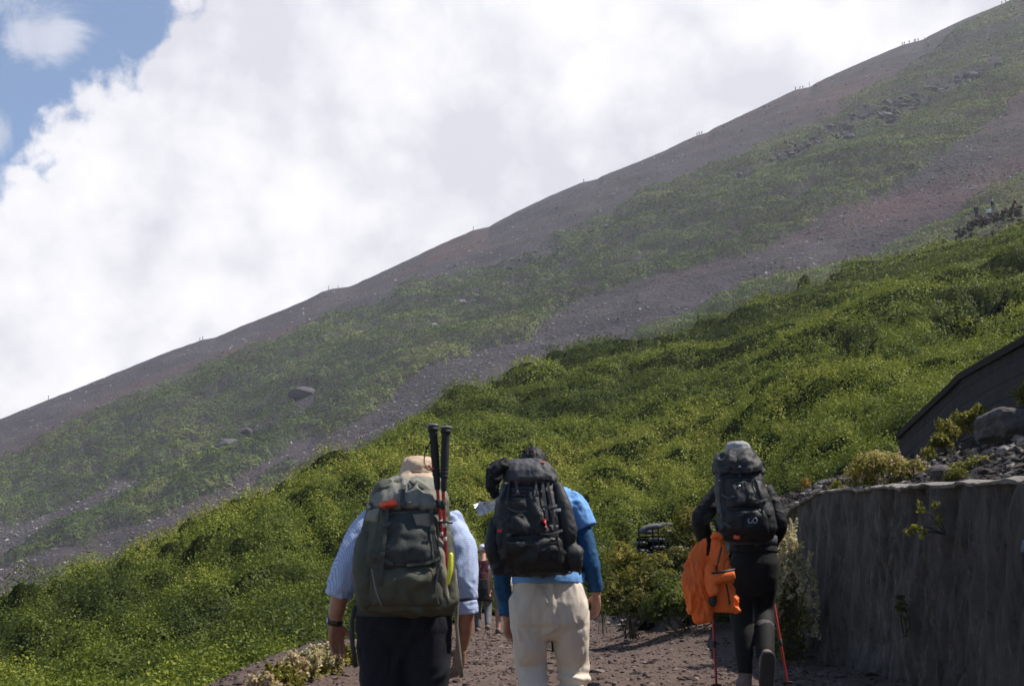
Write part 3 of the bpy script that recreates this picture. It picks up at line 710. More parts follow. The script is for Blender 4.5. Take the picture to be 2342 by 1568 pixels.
t.l(t.ramp(t.noise(tcv, 5, 6, .65), [(0.3, (0.013, 0.011, 0.011)), (0.7, (0.026, 0.022, 0.022))]), b.inputs['Base Color']); b.inputs['Roughness'].default_value = .95
bump(t, b, t.noise(tcv, 30, 5, .7), .7, .015)
uw = wall('u', 4.62, 2, 17.0, utop, lambda y: 1.0, .22, .03, 9, m_uw, 'board', 300, 120).out('upper_wall', m_uw)
tag(uw, 'dark horizontally grooved wall stepping down behind the pale yellow bush', 'wall')
pr = PR(); ys = np.linspace(2, 16.98, 200)
pr.rings(np.array([[(4.61, y, utop(y)-.05), (4.60, y, utop(y)+.012), (4.90, y, utop(y)+.014), (4.90, y, utop(y)-.05)] for y in ys])); pr.out('coping', cloth('dark_coping', (0.022, 0.019, 0.018), .95), uw, smooth=False)

# stones on the bank and boulders
n = 5200; x = RNG.uniform(2.95, 4.6, n); y = RNG.uniform(6.5, 17, n); k = n; P = np.stack([x, y, bank_xy(x, y)+.005], -1)
V, F, tn = stones(P, .010+.045*RNG.random(n)**3.5, RNG.random(n)**1.6)
n2 = 2600; x = RNG.uniform(1.3, 6.5, n2); y = RNG.uniform(15.4, 26, n2); P = np.stack([x, y, bank_xy(x, y)+.005], -1)
V2, F2, tn2 = stones(P, .015+.09*RNG.random(n2)**4, RNG.random(n2)**1.6)
tag(mesh_np('bank_stones', np.vstack([V, V2]), np.vstack([F, F2+len(V)]), m_ls, attrs={'tone': np.concatenate([tn, tn2])}), 'small dark and pale stones strewn over the cinder bank', 'stones', kind='stuff')
def rockmat(name, c):
    m, t, b, o = principled(name); tc = t.n('ShaderNodeTexCoord').outputs['Object']
    nn = t.math('ADD', t.math('MULTIPLY', t.noise(tc, 3, 5, .6), .5), t.math('MULTIPLY', t.noise(tc, 22, 6, .7), .5))
    t.l(t.ramp(nn, [(0.3, tuple(a*.55 for a in c)), (0.52, c), (0.72, tuple(min(1, a*1.9) for a in c))]), b.inputs['Base Color'])
    b.inputs['Roughness'].default_value = .93; bump(t, b, t.noise(tc, 14, 7, .7), .9, .03); return m
m_rk = rockmat('lava_rock', (0.085, 0.072, 0.070)); m_rkp = rockmat('pale_rock', (0.22, 0.20, 0.19)); m_rkf = rockmat('far_rock', (0.075, 0.068, 0.070))
def hit(px, py, fn, d0, d1):
    """first point of the ground sheet fn met by the sight line"""
    ds = np.linspace(d0, d1, 600); P = np.array([U(px, py, a) for a in ds]); g = fn(P[:, 0], P[:, 1]); k = np.where(g >= P[:, 2])[0]
    i = k[0] if len(k) else len(ds)-1; return Vector((P[i][0], P[i][1], g[i]))
def rock(label, px, py, d, r, seed, mat=None, cat='rock', name='rock', snap=None, **kw):
    c = U(px, py, d)
    if snap: c = hit(px, py+r[2]*.5*FP/d, snap, d*.7, d*1.5); c.z += r[2]*.35
    V, F = rock_mesh((0, 0, 0), r, seed, **kw)
    o = mesh_np(name, V, F, mat or m_rk, smooth=False); o.location = c
    return tag(o, label, cat)
rock('large angular lava boulder on the bank below the dark upper wall', 2312, 982, 11.5, (.30, .30, .20), 3, name='boulder', cat='boulder', rough=.9)
rock('small pale flat rock at the foot of the upper wall\'s left end', 2108, 1056, 12.5, (.06, .07, .035), 5, m_rkp, snap=bank_xy)
rock('dark rock half buried beside the small reddish bush on the bank', 2152, 1082, 11.2, (.11, .10, .07), 8, snap=bank_xy)
rock('whitish rock on the cinder bank under the large angular boulder', 2297, 1030, 10.4, (.05, .05, .04), 12, m_rkp, snap=bank_xy)
rock('low dark rock at the far end of the retaining wall', 1775, 1145, 16.4, (.10, .10, .06), 17, snap=bank_xy)
rock('dark knobbly rock on the left verge of the path among flowers', 706, 1535, 10.0, (.085, .10, .055), 23, snap=path_xy)
rock('brown rock at the bottom left corner of the path', 655, 1566, 9.4, (.12, .12, .06), 29, snap=path_xy)
rock('small pale stone on the left path verge beside yellow flowers', 728, 1522, 10.8, (.05, .05, .035), 31, m_rkp, snap=path_xy)

# boulders and crags on the volcano
def far_rock(label, px, py, d, w, h, seed, mat=None, **kw):
    k = d/FP; return rock(label, px, py, d, (w*k/2, w*k/2.2, h*k/2), seed, mat or m_rkf, **kw)
def fdep(px, py):
    y0 = IP(px, NEAR)+170; y1 = IP(px, SKYL); t_ = (py-y0)/(y1-y0); return float(1/((1-t_)/d_far0(px)+t_/d_far1(px)))
for lab, px, py, w, h, sd in [
    ('grey boulder alone in scrub on the lower left flank of the volcano', 524, 1016, 62, 40, 2),
    ('broad dark crag standing in scrub above the lone grey boulder', 694, 905, 74, 46, 5),
    ('small dark boulder in bushes just right above the lone grey boulder', 560, 985, 34, 20, 7),
    ('small grey boulder in scrub right of the broad dark crag', 843, 858, 26, 18, 9),
    ('pale rock near the lower end of the rocky rib, above mid scree', 992, 742, 24, 14, 11),
    ('paler double-topped rock in the middle of the green flank', 1092, 676, 20, 14, 14),
    ('pale slab beside the double-topped rock in the green flank', 1056, 688, 24, 12, 15),
    ('dark rock in scrub at left centre of the flank, above broad crag', 820, 748, 30, 12, 16),
    ('grey rock near the tufted upper scree at left of centre', 868, 728, 20, 10, 18),
    ('white rock lying alone in scrub right of centre', 1856, 430, 20, 9, 21)]:
    far_rock(lab, px, py+2, fdep(px, py)-3, w, h, sd, m_rkp if ('pale' in lab or 'white' in lab) else None)
# the rib: many outcrops in a broken line
rib = RIB
P, R, tn0 = [], [], []
for i, (px, py) in enumerate(rib):
    for j in range(14 if px > 1500 else 8):
        a, b2 = px+RNG.normal()*17, py+RNG.normal()*8
        P.append(np.array(U(a, b2, fdep(a, b2)-1))-[0, 0, .35]); R.append((.5+1.4*RNG.random()**2.2)*(1 if px > 1500 else .65)); tn0.append(RNG.random()*.8)
V, F, tn = stones(np.array(P), np.array(R), np.array(tn0), flat=.6)
m_rib = tonemat('rib_stone', [(0.0, (0.055, 0.052, 0.055)), (0.5, (0.12, 0.11, 0.11)), (1.0, (0.22, 0.20, 0.20))])
tag(mesh_np('rock_rib', V, F, m_rib, attrs={'tone': tn}), 'broken line of grey outcrops running up through the green flank', 'rocks', kind='stuff')

# ================================================================== PLANTS
PAL = {
 'yellow': foliage('yellow_leaf', [(0.0, (0.045, 0.055, 0.010)), (0.4, (0.13, 0.12, 0.018)), (0.7, (0.26, 0.22, 0.045)), (1.0, (0.46, 0.38, 0.13))]),
 'cream': foliage('cream_flower', [(0.0, (0.32, 0.23, 0.12)), (0.5, (0.56, 0.45, 0.27)), (1.0, (0.80, 0.72, 0.50))], trans=.42),
 'pink': foliage('pink_flower', [(0.0, (0.36, 0.17, 0.10)), (0.5, (0.58, 0.40, 0.25)), (1.0, (0.80, 0.70, 0.50))], trans=.42),
 'green': foliage('green_leaf', [(0.0, (0.022, 0.038, 0.010)), (0.4, (0.048, 0.070, 0.014)), (0.75, (0.095, 0.115, 0.020)), (1.0, (0.19, 0.18, 0.035))]),
 'olive': foliage('olive_leaf', [(0.0, (0.024, 0.028, 0.008)), (0.4, (0.058, 0.060, 0.012)), (0.75, (0.125, 0.110, 0.020)), (1.0, (0.27, 0.20, 0.035))]),
 'rust': foliage('rust_leaf', [(0.0, (0.05, 0.04, 0.012)), (0.5, (0.14, 0.12, 0.02)), (0.85, (0.26, 0.17, 0.03)), (1.0, (0.36, 0.12, 0.03))]),
}
m_stem = plain('woody_stem', (0.075, 0.055, 0.035), .9)
def bush(label, lobes, leaf=.035, dens=5.5, pal='green', name='bush', cat='bush', flowers=None, ground=None, tone=.45, stems=7, lump=.5):
    """lobes: (px, py, depth, radius_m, flatness) crowns; stems run down to the base"""
    lobes = [(a, b, d, r*1.14, f) for a, b, d, r, f in lobes]; c0 = [np.array(U(a, b, d)) for a, b, d, r, f in lobes]; base = np.mean(c0, 0).copy()
    base[2] = ground if ground is not None else min(c[2]-l[3]*l[4] for c, l in zip(c0, lobes))
    e = empty(name, base, label, cat)
    B, R, FL = [], [], []
    for c, (a, b, d, r, f) in zip(c0, lobes):
        for j in range(9):
            o = RNG.normal(size=3); o /= np.linalg.norm(o); B.append(c+o*r*np.array([.62, .62, .62*f])*RNG.random()**.4); R.append(r*(.36+.22*RNG.random()))
    B, R = np.array(B), np.array(R)
    nl = np.clip((R/leaf)**2*dens*2.2, 12, 900).astype(int)
    tn0 = np.clip(tone+.17*RNG.normal(size=len(B))+.35*(B[:, 2]-B[:, 2].mean())/max(.15, np.ptp(B[:, 2])), 0, 1)
    V, F, tn = bush_leaves(B, R, nl, np.full(len(B), leaf), tn0, flat=.95, lump=lump)
    sub('crown', V, F, PAL[pal], e, attrs={'tone': tn})
    pr = PR()
    for j in range(stems):
        t_ = B[RNG.integers(len(B))]; m_ = (base+t_)/2+RNG.normal(size=3)*.04
        pr.chain([base+RNG.normal(size=3)*[.05, .05, 0]-[0, 0, .05], m_, t_], [.008, .006, .003], 5)
    pr.out('stem', m_stem, e)
    if flowers:
        fp, nf, fs, k = flowers; V, T = [], []
        P, Nn, Ss = [], [], []
        for j in range(nf):
            i = RNG.integers(len(B)); dv = RNG.normal(size=3); dv[2] = abs(dv[2])+.3; dv[1] -= .3; dv /= np.linalg.norm(dv)
            tip = B[i]+dv*R[i]*1.08
            for q in range(k): P.append(tip+RNG.normal(size=3)*[.010, .010, .020]*np.array([1, 1, 1])*fs/.03); Nn.append(RNG.normal(size=3)+dv); Ss.append(fs*(.6+.6*RNG.random()))
        V, F, tn = leaves(np.array(P), np.array(Nn), np.array(Ss), RNG.random(len(P)), .8)
        sub('blossom', V, F, PAL[fp], e, attrs={'tone': tn})
    return e
def plume_plant(label, base, h, spread, n, pal='cream', leafpal='olive', fs=.018, name='plume_plant', dens=60, low=.35):
    e = empty(name, base, label, 'plant'); base = np.array(base); st = PR(); P, Nn, L, LN = [], [], [], []
    for i in range(n):
        a = RNG.random()*6.28; r_ = spread*RNG.random()**.6; top = base+[math.cos(a)*r_, math.sin(a)*r_, h*(1.0-.45*(r_/spread)**2-.30*RNG.random()**1.5)]
        mid = base+(top-base)*.5+[0, 0, h*.06]; b0 = base+[math.cos(a)*r_*.4, math.sin(a)*r_*.4, -.03]
        st.chain([b0, mid, top], [.004, .003, .002], 5)
        ln = h*(.16+.16*RNG.random())
        for b_ in range(3):
            o = RNG.normal(size=3)*[.45, .45, .1]+[0, 0, 1]; o /= np.linalg.norm(o); s0 = top-np.array([0, 0, ln*.5*b_])
            u_ = RNG.random(dens)**.8; P += list(s0+np.outer(u_*ln*(1-.2*b_), o)+RNG.normal(size=(dens, 3))*(fs*.55)*(1.1-u_[:, None])); Nn += list(RNG.normal(size=(dens, 3)))
        for q in range(16):
            u2 = low*0+RNG.random()*.8; L.append(b0+(mid-b0)*min(1, u2*2)+(top-mid)*max(0, u2*2-1)+RNG.normal(size=3)*.03); LN.append(RNG.normal(size=3)+[0, 0, .6])
    st.out('stem', m_stem, e)
    V, F, tn = leaves(np.array(P), np.array(Nn), fs*(.6+.7*RNG.random(len(P))), RNG.random(len(P))**.55, .8); sub('plume', V, F, PAL[pal], e, attrs={'tone': tn})
    V, F, tn = leaves(np.array(L), np.array(LN), .05*(.6+.7*RNG.random(len(L))), np.clip(.6+.25*RNG.normal(size=len(L)), 0, 1), .6); sub('foliage', V, F, PAL[leafpal], e, attrs={'tone': tn})
    return e

bush('pale yellow flowering bush climbing beside the dark upper wall', [(2235, 962, 12.6, .12, .8), (2205, 975, 12.6, .14, .8), (2172, 996, 12.4, .13, .8), (2145, 1020, 12.3, .11, .8), (2125, 1044, 12.2, .08, .8)], .030, pal='olive', flowers=('yellow', 420, .022, 16), tone=.80)
bush('pinkish yellow flowering bush on the lip of the retaining wall', [(1995, 1076, 11.4, .17, 1.), (2045, 1082, 11.3, .15, .9), (1965, 1090, 11.6, .12, .9), (2095, 1088, 11.2, .14, .8), (2012, 1056, 11.5, .10, 1.)], .032, pal='yellow', flowers=('pink', 150, .019, 12), tone=.66)
bush('small bright green bush at the left end of the wall lip', [(1912, 1112, 12.6, .07, .7), (1935, 1118, 12.4, .06, .6)], .030, pal='yellow', tone=.5)
bush('low reddish green bush on the cinder bank right of centre', [(2205, 1080, 10.0, .11, .7), (2242, 1066, 10.0, .11, .8), (2190, 1090, 9.9, .09, .6)], .024, pal='yellow', tone=.42)
bush('leafy bush at the right edge above the large boulder', [(2340, 905, 12.2, .11, .9), (2360, 890, 12.2, .12, .9)], .035, pal='yellow', tone=.42)
bush('tiny orange-tipped bush on dark cinders beyond the wall', [(1842, 1106, 16.5, .07, .9)], .025, pal='rust', tone=.8)
bush('faint dark tuft rooted low in the retaining wall face', [(2062, 1400, 9.66, .05, 1.8), (2058, 1375, 9.7, .04, 1.4)], .022, pal='green', tone=.1, stems=3)
# sprig growing out of the wall
e = empty('wall_sprig', U(2158, 1215, 9.0), 'bright yellow-green sprig growing out of the retaining wall face', 'plant')
pr = PR(); L, LN = [], []
root = U(2162, 1222, 9.03)
for (a, b2), k in (((2138, 1150), 16), ((2100, 1155), 14), ((2064, 1218), 16), ((2090, 1205), 10), ((2150, 1185), 12), ((2108, 1222), 8)):
    tip = U(a, b2, 8.75); mid = root.lerp(tip, .55)+Vector((0, 0, .02)); pr.chain([root, mid, tip], [.004, .003, .002], 5)
    for j in range(k): L.append(mid.lerp(tip, RNG.random()*.65+.45)+Vector(RNG.normal(size=3)*.016)); LN.append(RNG.normal(size=3)+np.array([-.3, -.4, 1.0]))
pr.out('stem', m_stem, e); V, F, tn = leaves(np.array([list(v) for v in L]), np.array(LN), .045*(.7+.6*RNG.random(len(L))), np.clip(.5+.2*RNG.normal(size=len(L)), 0, 1), .55)
sub('foliage', V, F, PAL['yellow'], e, attrs={'tone': tn})

plume_plant('tall knotweed with cream plumes between black-clad hiker and retaining wall', U(1812, 1500, 12.1), 0.98, .23, 40, fs=.026, dens=95)
plume_plant('lower knotweed in seed hugging the foot of the retaining wall', U(1800, 1480, 12.7), .62, .20, 18, fs=.022, dens=80, leafpal='green')
for i, (px, py, d, h, lab) in enumerate([(742, 1540, 10.6, .17, 'cream plume plant rightmost on the left verge of the path'), (700, 1548, 10.2, .18, 'cream plume plant left of the knobbly verge rock'), (668, 1570, 9.8, .17, 'pinkish plume plant in the middle of the left verge'), (636, 1585, 9.4, .16, 'orange tinted plume plant low on the left verge'), (600, 1605, 9.0, .14, 'lowest pink plume plant at the bottom edge left of the path'), (778, 1522, 11.6, .12, 'yellow verge plant beside the hand wearing the watch')]):
    plume_plant(lab, hit(px, py, path_xy, d*.75, d*1.4), h*1.12, .13, 18, pal='cream' if i in (0, 1) else 'pink' if i in (2, 4) else 'yellow', leafpal='yellow', fs=.024, name='verge_plant', dens=60)
# overgrown bank right of the path
bush('broad olive bush with yellowing tips right of the path', [(1440, 1345, 15.4, .36, .9), (1395, 1375, 15.2, .28, .9), (1490, 1350, 15.5, .32, .9), (1425, 1300, 15.9, .24, .9), (1470, 1395, 15.0, .26, .8)], .042, pal='olive', tone=.48, stems=14)
bush('yellow-topped bush beside the stacked sack wall', [(1592, 1192, 16.4, .24, .9), (1565, 1235, 16.2, .28, .9), (1620, 1260, 16.0, .24, .9), (1560, 1290, 15.8, .2, .9)], .042, pal='olive', tone=.64, stems=10)
bush('dark green bush behind the orange jacket', [(1560, 1340, 14.8, .26, 1.0), (1535, 1390, 14.5, .24, .9), (1600, 1370, 14.5, .28, .9), (1640, 1340, 14.9, .26, 1.), (1505, 1405, 14.5, .20, .8), (1650, 1400, 14.3, .2, .8)], .040, pal='green', tone=.46, stems=12)
bush('small yellow bush between the sack wall and the path', [(1455, 1285, 15.8, .17, .8), (1505, 1292, 15.6, .17, .8), (1545, 1275, 15.8, .14, .8), (1425, 1265, 16.2, .16, .8)], .040, pal='yellow', tone=.42)
bush('green bush filling the gap behind the black-clad hiker', [(1690, 1240, 17.5, .36, 1.), (1650, 1160, 18.5, .32, 1.), (1740, 1180, 18.0, .34, .9), (1790, 1190, 17.4, .20, .8), (1700, 1380, 15.0, .28, 1), (1740, 1430, 14.2, .24, 1), (1660, 1300, 16, .3, 1)], .045, pal='green', tone=.48, stems=12)
bush('dark low bush at the foot of the knotweed', [(1800, 1440, 13.2, .16, 1.), (1780, 1470, 13.0, .14, .9), (1825, 1470, 12.8, .10, .9)], .032, pal='green', tone=.30)
bush('olive bush left behind the blue-sleeved hiker\'s elbow', [(1385, 1250, 19.5, .36, 1.), (1345, 1310, 19., .36, 1.), (1405, 1310, 18., .32, 1.), (1420, 1215, 20.5, .3, 1), (1350, 1390, 17, .25, .9)], .045, pal='green', tone=.46)
bush('pale-flowered shrub patch on the hillside left of the upper wall', [(1960, 1003, 30, .34, .45), (1915, 1008, 30, .26, .4), (2000, 1000, 30, .26, .4)], .07, pal='green', flowers=('cream', 160, .035, 10), tone=.4)

# wall of stacked grey sacks held by black straps, half overgrown
e = empty('sack_wall', U(1470, 1330, 17.2), 'overgrown wall of stacked grey sacks bound with black netting', 'wall')
m_sack = cloth('grey_sack', (0.14, 0.135, 0.135), .9, .35, 6); m_net = plain('black_net', (0.006, 0.006, 0.006), .95, 0, .05)
for r_ in range(12):
    py = 1216+r_*18
    x0, x1 = (1462, 1540) if r_ < 2 else (1448, 1562)
    x = x0-(r_ % 2)*16
    while x < x1:
        w = 38*(.9+.2*RNG.random()); c = U(x+w/2, py+(8 if x < 1450 else 0), 17.4-.03*r_)
        pr = PR(); pr.ell(c, (w/2*17.4/FP*.98, .12, .026), 16, n=.75); pr.out('sack', m_sack, e); x += w
pr = PR()
for x in np.arange(1462, 1552, 15):
    y0 = 1208 if x < 1542 else 1250
    pr.chain([U(x+RNG.normal()*2, y0, 17.3), U(x+3*RNG.normal(), 1300, 17.1), U(x+4, 1430, 16.9)], .010, 6)
for y_ in range(1225, 1430, 36): pr.chain([U(1462 if y_ < 1240 else 1450, y_+2, 17.22-.0015*(y_-1225)), U(1500, y_+1, 17.20-.0015*(y_-1225)), U(1560, y_, 17.22-.0015*(y_-1225))], .012, 5)
pr.out('net', m_net, e)
pr = PR(); pr.chain([U(1458, 1222, 17.3), U(1475, 1207, 17.3), U(1505, 1202, 17.35), U(1535, 1200, 17.4)], [.02, .03, .035, .03], 10); pr.fused('top_roll', m_sack, e, .01, 1, lambda c, n: .012*fbm(c*14, 3, 4))
pr = PR(); pr.box(U(1503, 1335, 17.55), (.24, .05, .55)); pr.out('dark_backing', m_net, e, smooth=False)

# ================================================================== PEOPLE
def nzv(p): return np.array(p, float)/np.linalg.norm(p)
def hand(pr, w, d, th, scale=1.0, curl=(.25, .3, .35, .45), grip=0):
    """w wrist, d direction of the hand, th direction towards the thumb side; fingers bend towards the palm"""
    w = np.array(w, float); d = nzv(d); th = np.array(th, float); th = nzv(th-d*(th @ d)); pn = np.cross(d, th); k = scale
    if grip < 0: pn = -pn
    pr.chain([w-d*.02*k, w+d*.015*k], [.024*k, .025*k], 10, flat=.75, ref=pn)
    for j, o in enumerate((.026, .009, -.009, -.026)):
        pr.chain([w+d*.015*k+th*o*.7*k, w+d*.055*k+th*o*k, w+d*.088*k+th*o*1.05*k], [.0155*k, .0150*k, .0125*k], 10)
    for j, (o, L) in enumerate(((.031, .068), (.011, .077), (-.010, .071), (-.030, .056))):
        b = w+d*.088*k+th*o*k; a = 0; P = [b]; dd = d+th*o*2.2
        for q, f in enumerate((.42, .32, .26)):
            a += curl[j]*(1.0 if q else .7); v = nzv(dd)*math.cos(a)+pn*math.sin(a); P.append(P[-1]+v*L*f*k)
        pr.chain(P, [.0098*k, .0090*k, .0082*k, .0068*k], 9)
    b = w+d*.022*k+th*.024*k
    pr.chain([b, b+nzv(th*.75+d*.7+pn*.25)*.038*k, b+nzv(th*.55+d*.8+pn*.35)*.068*k, b+nzv(th*.42+d*.85+pn*.45)*.092*k], [.0150*k, .0125*k, .0105*k, .0080*k], 9)
def head(pr, c, s=1.0, tilt=0.0):
    """c = centre; faces +Y; s scale; tilt forward"""
    def q(x, y, z): return np.array(c)+np.array([x, y*math.cos(tilt)-z*math.sin(tilt)*-1*0+z*math.sin(tilt), z*math.cos(tilt)-y*math.sin(tilt)])*s
    pr.ell(q(0, -.012, .02), (.076*s, .094*s, .092*s), 18); pr.ell(q(0, .035, -.03), (.056*s, .060*s, .078*s), 16)
    pr.ell(q(0, .060, -.085), (.028*s, .022*s, .018*s), 10)
    pr.chain([q(0, .088, .012), q(0, .108, -.022), q(0, .098, -.034)], [.008*s, .013*s, .011*s], 8)
    for sx in (-1, 1):
        pr.ell(q(.080*sx, -.005, -.008), (.010*s, .018*s, .032*s), 10); pr.ell(q(.030*sx, .084, .008), (.013*s, .008*s, .008*s), 8)
        pr.chain([q(.012*sx, .092, .026), q(.046*sx, .082, .028)], [.006*s, .005*s], 6); pr.ell(q(.045*sx, .055, -.03), (.02*s, .02*s, .02*s), 8)
    pr.chain([q(-.022, .090, -.056), q(0, .097, -.054), q(.022, .090, -.056)], [.005*s, .007*s, .005*s], 6)
def px2(px, py, Y): return np.array(U(px, py, Y))
def pl(L, D): return [px2(a, b, D+(o[0] if o else 0)) for a, b, *o in L]
def psec(secs, D):
    out = []
    for (py, xl, xr, dy, ry, e) in secs:
        c = px2((xl+xr)/2, py, D+dy); out.append((c[0], c[1], c[2], (xr-xl)/2/FP*(D+dy), ry, e))
    return out
def wr(amp, sc=(18, 18, 9), seed=1, ridge=.6):
    """cloth wrinkle displacement"""
    def f(co, no):
        q = co*np.array(sc)+fbm(co*5, 2, seed+7)[:, None]*1.2
        a = fbm(q, 3, seed); r = 1-np.abs(fbm(q*.8+9, 3, seed+3))*2.6
        return 1.7*amp*(a*(1-ridge)*1.6+np.clip(r, -.4, 1)*ridge*.9+.25*fbm(q*2.6, 2, seed+5))*(.45+1.0*sstep(-.3, .4, fbm(co*4, 2, seed+11)))
    return f
skA = skin_mat('skin_tanned', (0.34, 0.165, 0.105)); skB = skin_mat('skin_light', (0.46, 0.25, 0.18))
m_black = cloth('black_cloth', (0.008, 0.008, 0.009), .8, .3, 9); m_navy = cloth('navy_cloth', (0.007, 0.008, 0.014), .85, .3, 9)
m_check = check_mat(); m_tee = cloth('sky_blue_jersey', (0.15, 0.325, 0.64), .85, .10, 8); m_under = cloth('deep_blue_jersey', (0.014, 0.072, 0.170), .8, .15, 8)
m_beige = cloth('beige_cotton', (0.62, 0.535, 0.445), .88, .08, 6); m_hat = cloth('tan_cotton', (0.50, 0.37, 0.26), .88, .10, 14)
m_shoe = cloth('boot_suede', (0.10, 0.075, 0.06), .85, .25, 25); m_sole = plain('boot_sole', (0.035, 0.028, 0.026), .85)
m_hair = cloth('black_hair', (0.011, 0.009, 0.008), .6, .3, 60, spec=.3)
m_capg = cloth('grey_white_cap', (0.30, 0.29, 0.29), .85, .12, 20)

def shoe(parent, a, toe, k=1.0, mat=None, up=(0, 0, 1)):
    """a ankle point, toe direction"""
    a = np.array(a, float); d = nzv(toe); u = np.array(up, float); u = nzv(u-d*(u @ d)); s = np.cross(d, u)
    pr = PR(); h = a-u*.055*k
    pr.chain([h-d*.035*k, h+d*.06*k, h+d*.15*k, h+d*.20*k], [.042*k, .046*k, .046*k, .030*k], 14)
    pr.chain([a+u*.045*k, a-u*.02*k, h+d*.02*k], [.046*k, .050*k, .048*k], 12)
    sh = pr.fused('shoe', mat or m_shoe, parent, .008, 2)
    pr = PR(); ax = np.array([d, s, u])
    pr.ell(h+d*.075*k-u*.050*k, (.150*k, .050*k, .016*k), 20, ax=ax, n=.5); pr.out('sole', m_sole, sh)
    return sh

# ---------------- hiker in the checked shirt
D1 = 7.0; g1 = float(path_z(np.array([-.5]), np.array([D1]))[0])
p1 = empty('person', (px2(925, 1700, D1)[0], D1, g1), 'hiker seen from behind in checked shirt, tan hat and navy trousers', 'person')
def body1(pr):
    pr.loft(psec([(1415, 865, 990, .02, .08, 2.4), (1400, 850, 1002, .02, .11, 2.4), (1330, 862, 992, .03, .105, 2.3), (1260, 856, 1000, .06, .11, 2.3), (1205, 850, 1008, .09, .11, 2.4), (1172, 868, 1002, .12, .09, 2.2), (1152, 905, 985, .13, .07, 2)], D1))
    pr.chain(pl([(950, 1165, .12), (954, 1120, .16)], D1), [.062, .056], 14); head(pr, px2(957, 1092, D1+.19), 1.0, .15)
    L = pl([(862, 1190, .10), (822, 1250, .05), (790, 1330, .02), (771, 1390, .04), (767, 1424, .06)], D1); pr.chain(L, [.055, .048, .044, .040, .029], 14)
    hand(pr, L[-1], px2(772, 1500, D1+.10)-L[-1], (.75, .60, 0), 1.06, (.16, .22, .28, .34), 1)
    R = pl([(1008, 1195, .10), (1045, 1250, .05), (1063, 1335, .01), (1063, 1420, .07), (1055, 1480, .12)], D1); pr.chain(R, [.055, .050, .046, .043, .031], 14)
    hand(pr, R[-1], px2(1042, 1555, D1+.18)-R[-1], (-.55, .80, 0), 1.06, (.30, .38, .45, .5), -1)
    for s, kn, an in ((-1, (884, 1618), (884, 1800)), (1, (974, 1612), (982, 1790))):
        pr.chain([px2(925+s*38, 1450, D1+.02), px2(kn[0], kn[1], D1+.05), px2(an[0], an[1], D1)], [.088, .062, .045], 14)
        a = px2(an[0], an[1], D1); pr.chain([a, a-[0, 0, .03], a+[0, .14, -.06]], [.04, .045, .03], 10)
pr = PR(); body1(pr); pr.fused('body', skA, p1, .0048, 3)
pr = PR()
pr.loft(psec([(1412, 842, 1020, .02, .135, 2.3), (1370, 838, 1012, .02, .135, 2.3), (1300, 842, 1006, .03, .13, 2.3), (1240, 836, 1020, .06, .135, 2.3), (1200, 836, 1030, .09, .13, 2.4), (1172, 850, 1018, .11, .11, 2.3), (1155, 885, 1000, .12, .085, 2.2), (1143, 912, 988, .13, .07, 2)], D1))
pr.chain(pl([(862, 1190, .10), (822, 1242, .06), (795, 1300, .03), (778, 1345, .02)], D1), [.080, .078, .075, .067], 18, round_ends=False)
pr.chain(pl([(1015, 1195, .10), (1050, 1248, .05), (1057, 1310, .02), (1059, 1368, .02)], D1), [.082, .080, .076, .070], 18, round_ends=False)
sh = pr.fused('shirt', m_check, p1, .0065, 3, wr(.011, (16, 16, 9), 3))
for (a, b2, rr) in (((779, 1336), (772, 1362), .066), ((1060, 1372), (1062, 1402), .070)):
    pr = PR(); pr.chain(pl([(*a, .02), (*b2, .025)], D1), [rr, rr-.003], 18, round_ends=False); pr.fused('cuff', m_check, sh, .006, 2, wr(.007, (25, 25, 40), 8))
pr = PR(); pr.loft(psec([(1510, 855, 996, .03, .07, 2.2), (1480, 830, 1022, .03, .115, 2.3), (1440, 814, 1032, .02, .150, 2.4), (1392, 818, 1030, .02, .15, 2.4), (1370, 828, 1022, .02, .14, 2.4)], D1))
pr.chain([px2(874, 1440, D1+.02), px2(880, 1520, D1+.03), px2(886, 1610, D1+.05), px2(886, 1700, D1+.0), px2(886, 1790, D1)], [.125, .118, .100, .085, .075], 20)
pr.chain([px2(974, 1440, D1+.02), px2(974, 1520, D1+.03), px2(976, 1610, D1+.05), px2(980, 1700, D1+.0), px2(982, 1780, D1)], [.125, .118, .100, .085, .075], 20)
pr.fused('trousers', m_navy, p1, .009, 8, wr(.008, (9, 9, 5), 5))
for x, yy in ((886, 1800), (982, 1790)): shoe(p1, px2(x, yy, D1), (0, 1, -.05))
# bucket hat
c = px2(957, 1098, D1+.18); pr = PR()
pr.loft([(c[0], c[1]+.01, c[2]+.117, .035, .045, 2), (c[0], c[1]+.008, c[2]+.112, .066, .078, 2.1), (c[0], c[1]+.004, c[2]+.092, .084, .098, 2.1), (c[0], c[1], c[2]+.05, .092, .106, 2.1), (c[0], c[1]-.002, c[2]+.030, .096, .110, 2.1), (c[0], c[1]-.006, c[2]+.012, .112, .135, 2), (c[0], c[1]-.01, c[2]-.018, .128, .155, 2), (c[0], c[1]-.01, c[2]-.020, .122, .149, 2), (c[0], c[1]-.006, c[2]+.008, .09, .105, 2)], 30)
ht = pr.fused('bucket_hat', m_hat, p1, .006, 2, wr(.006, (20, 20, 20), 14))
pr = PR(); th = np.linspace(0, 2*np.pi, 33)[:-1]
rr = [[(c[0]+math.cos(a)*(.0975+o), c[1]+math.sin(a)*(.112+o), c[2]+z) for a in th] for z, o in ((.022, -.004), (.024, .003), (.040, .001), (.041, -.006))]
pr.rings(np.array(rr), cap=False); pr.out('hat_band', cloth('brown_band', (0.22, 0.15, 0.10), .85), ht)
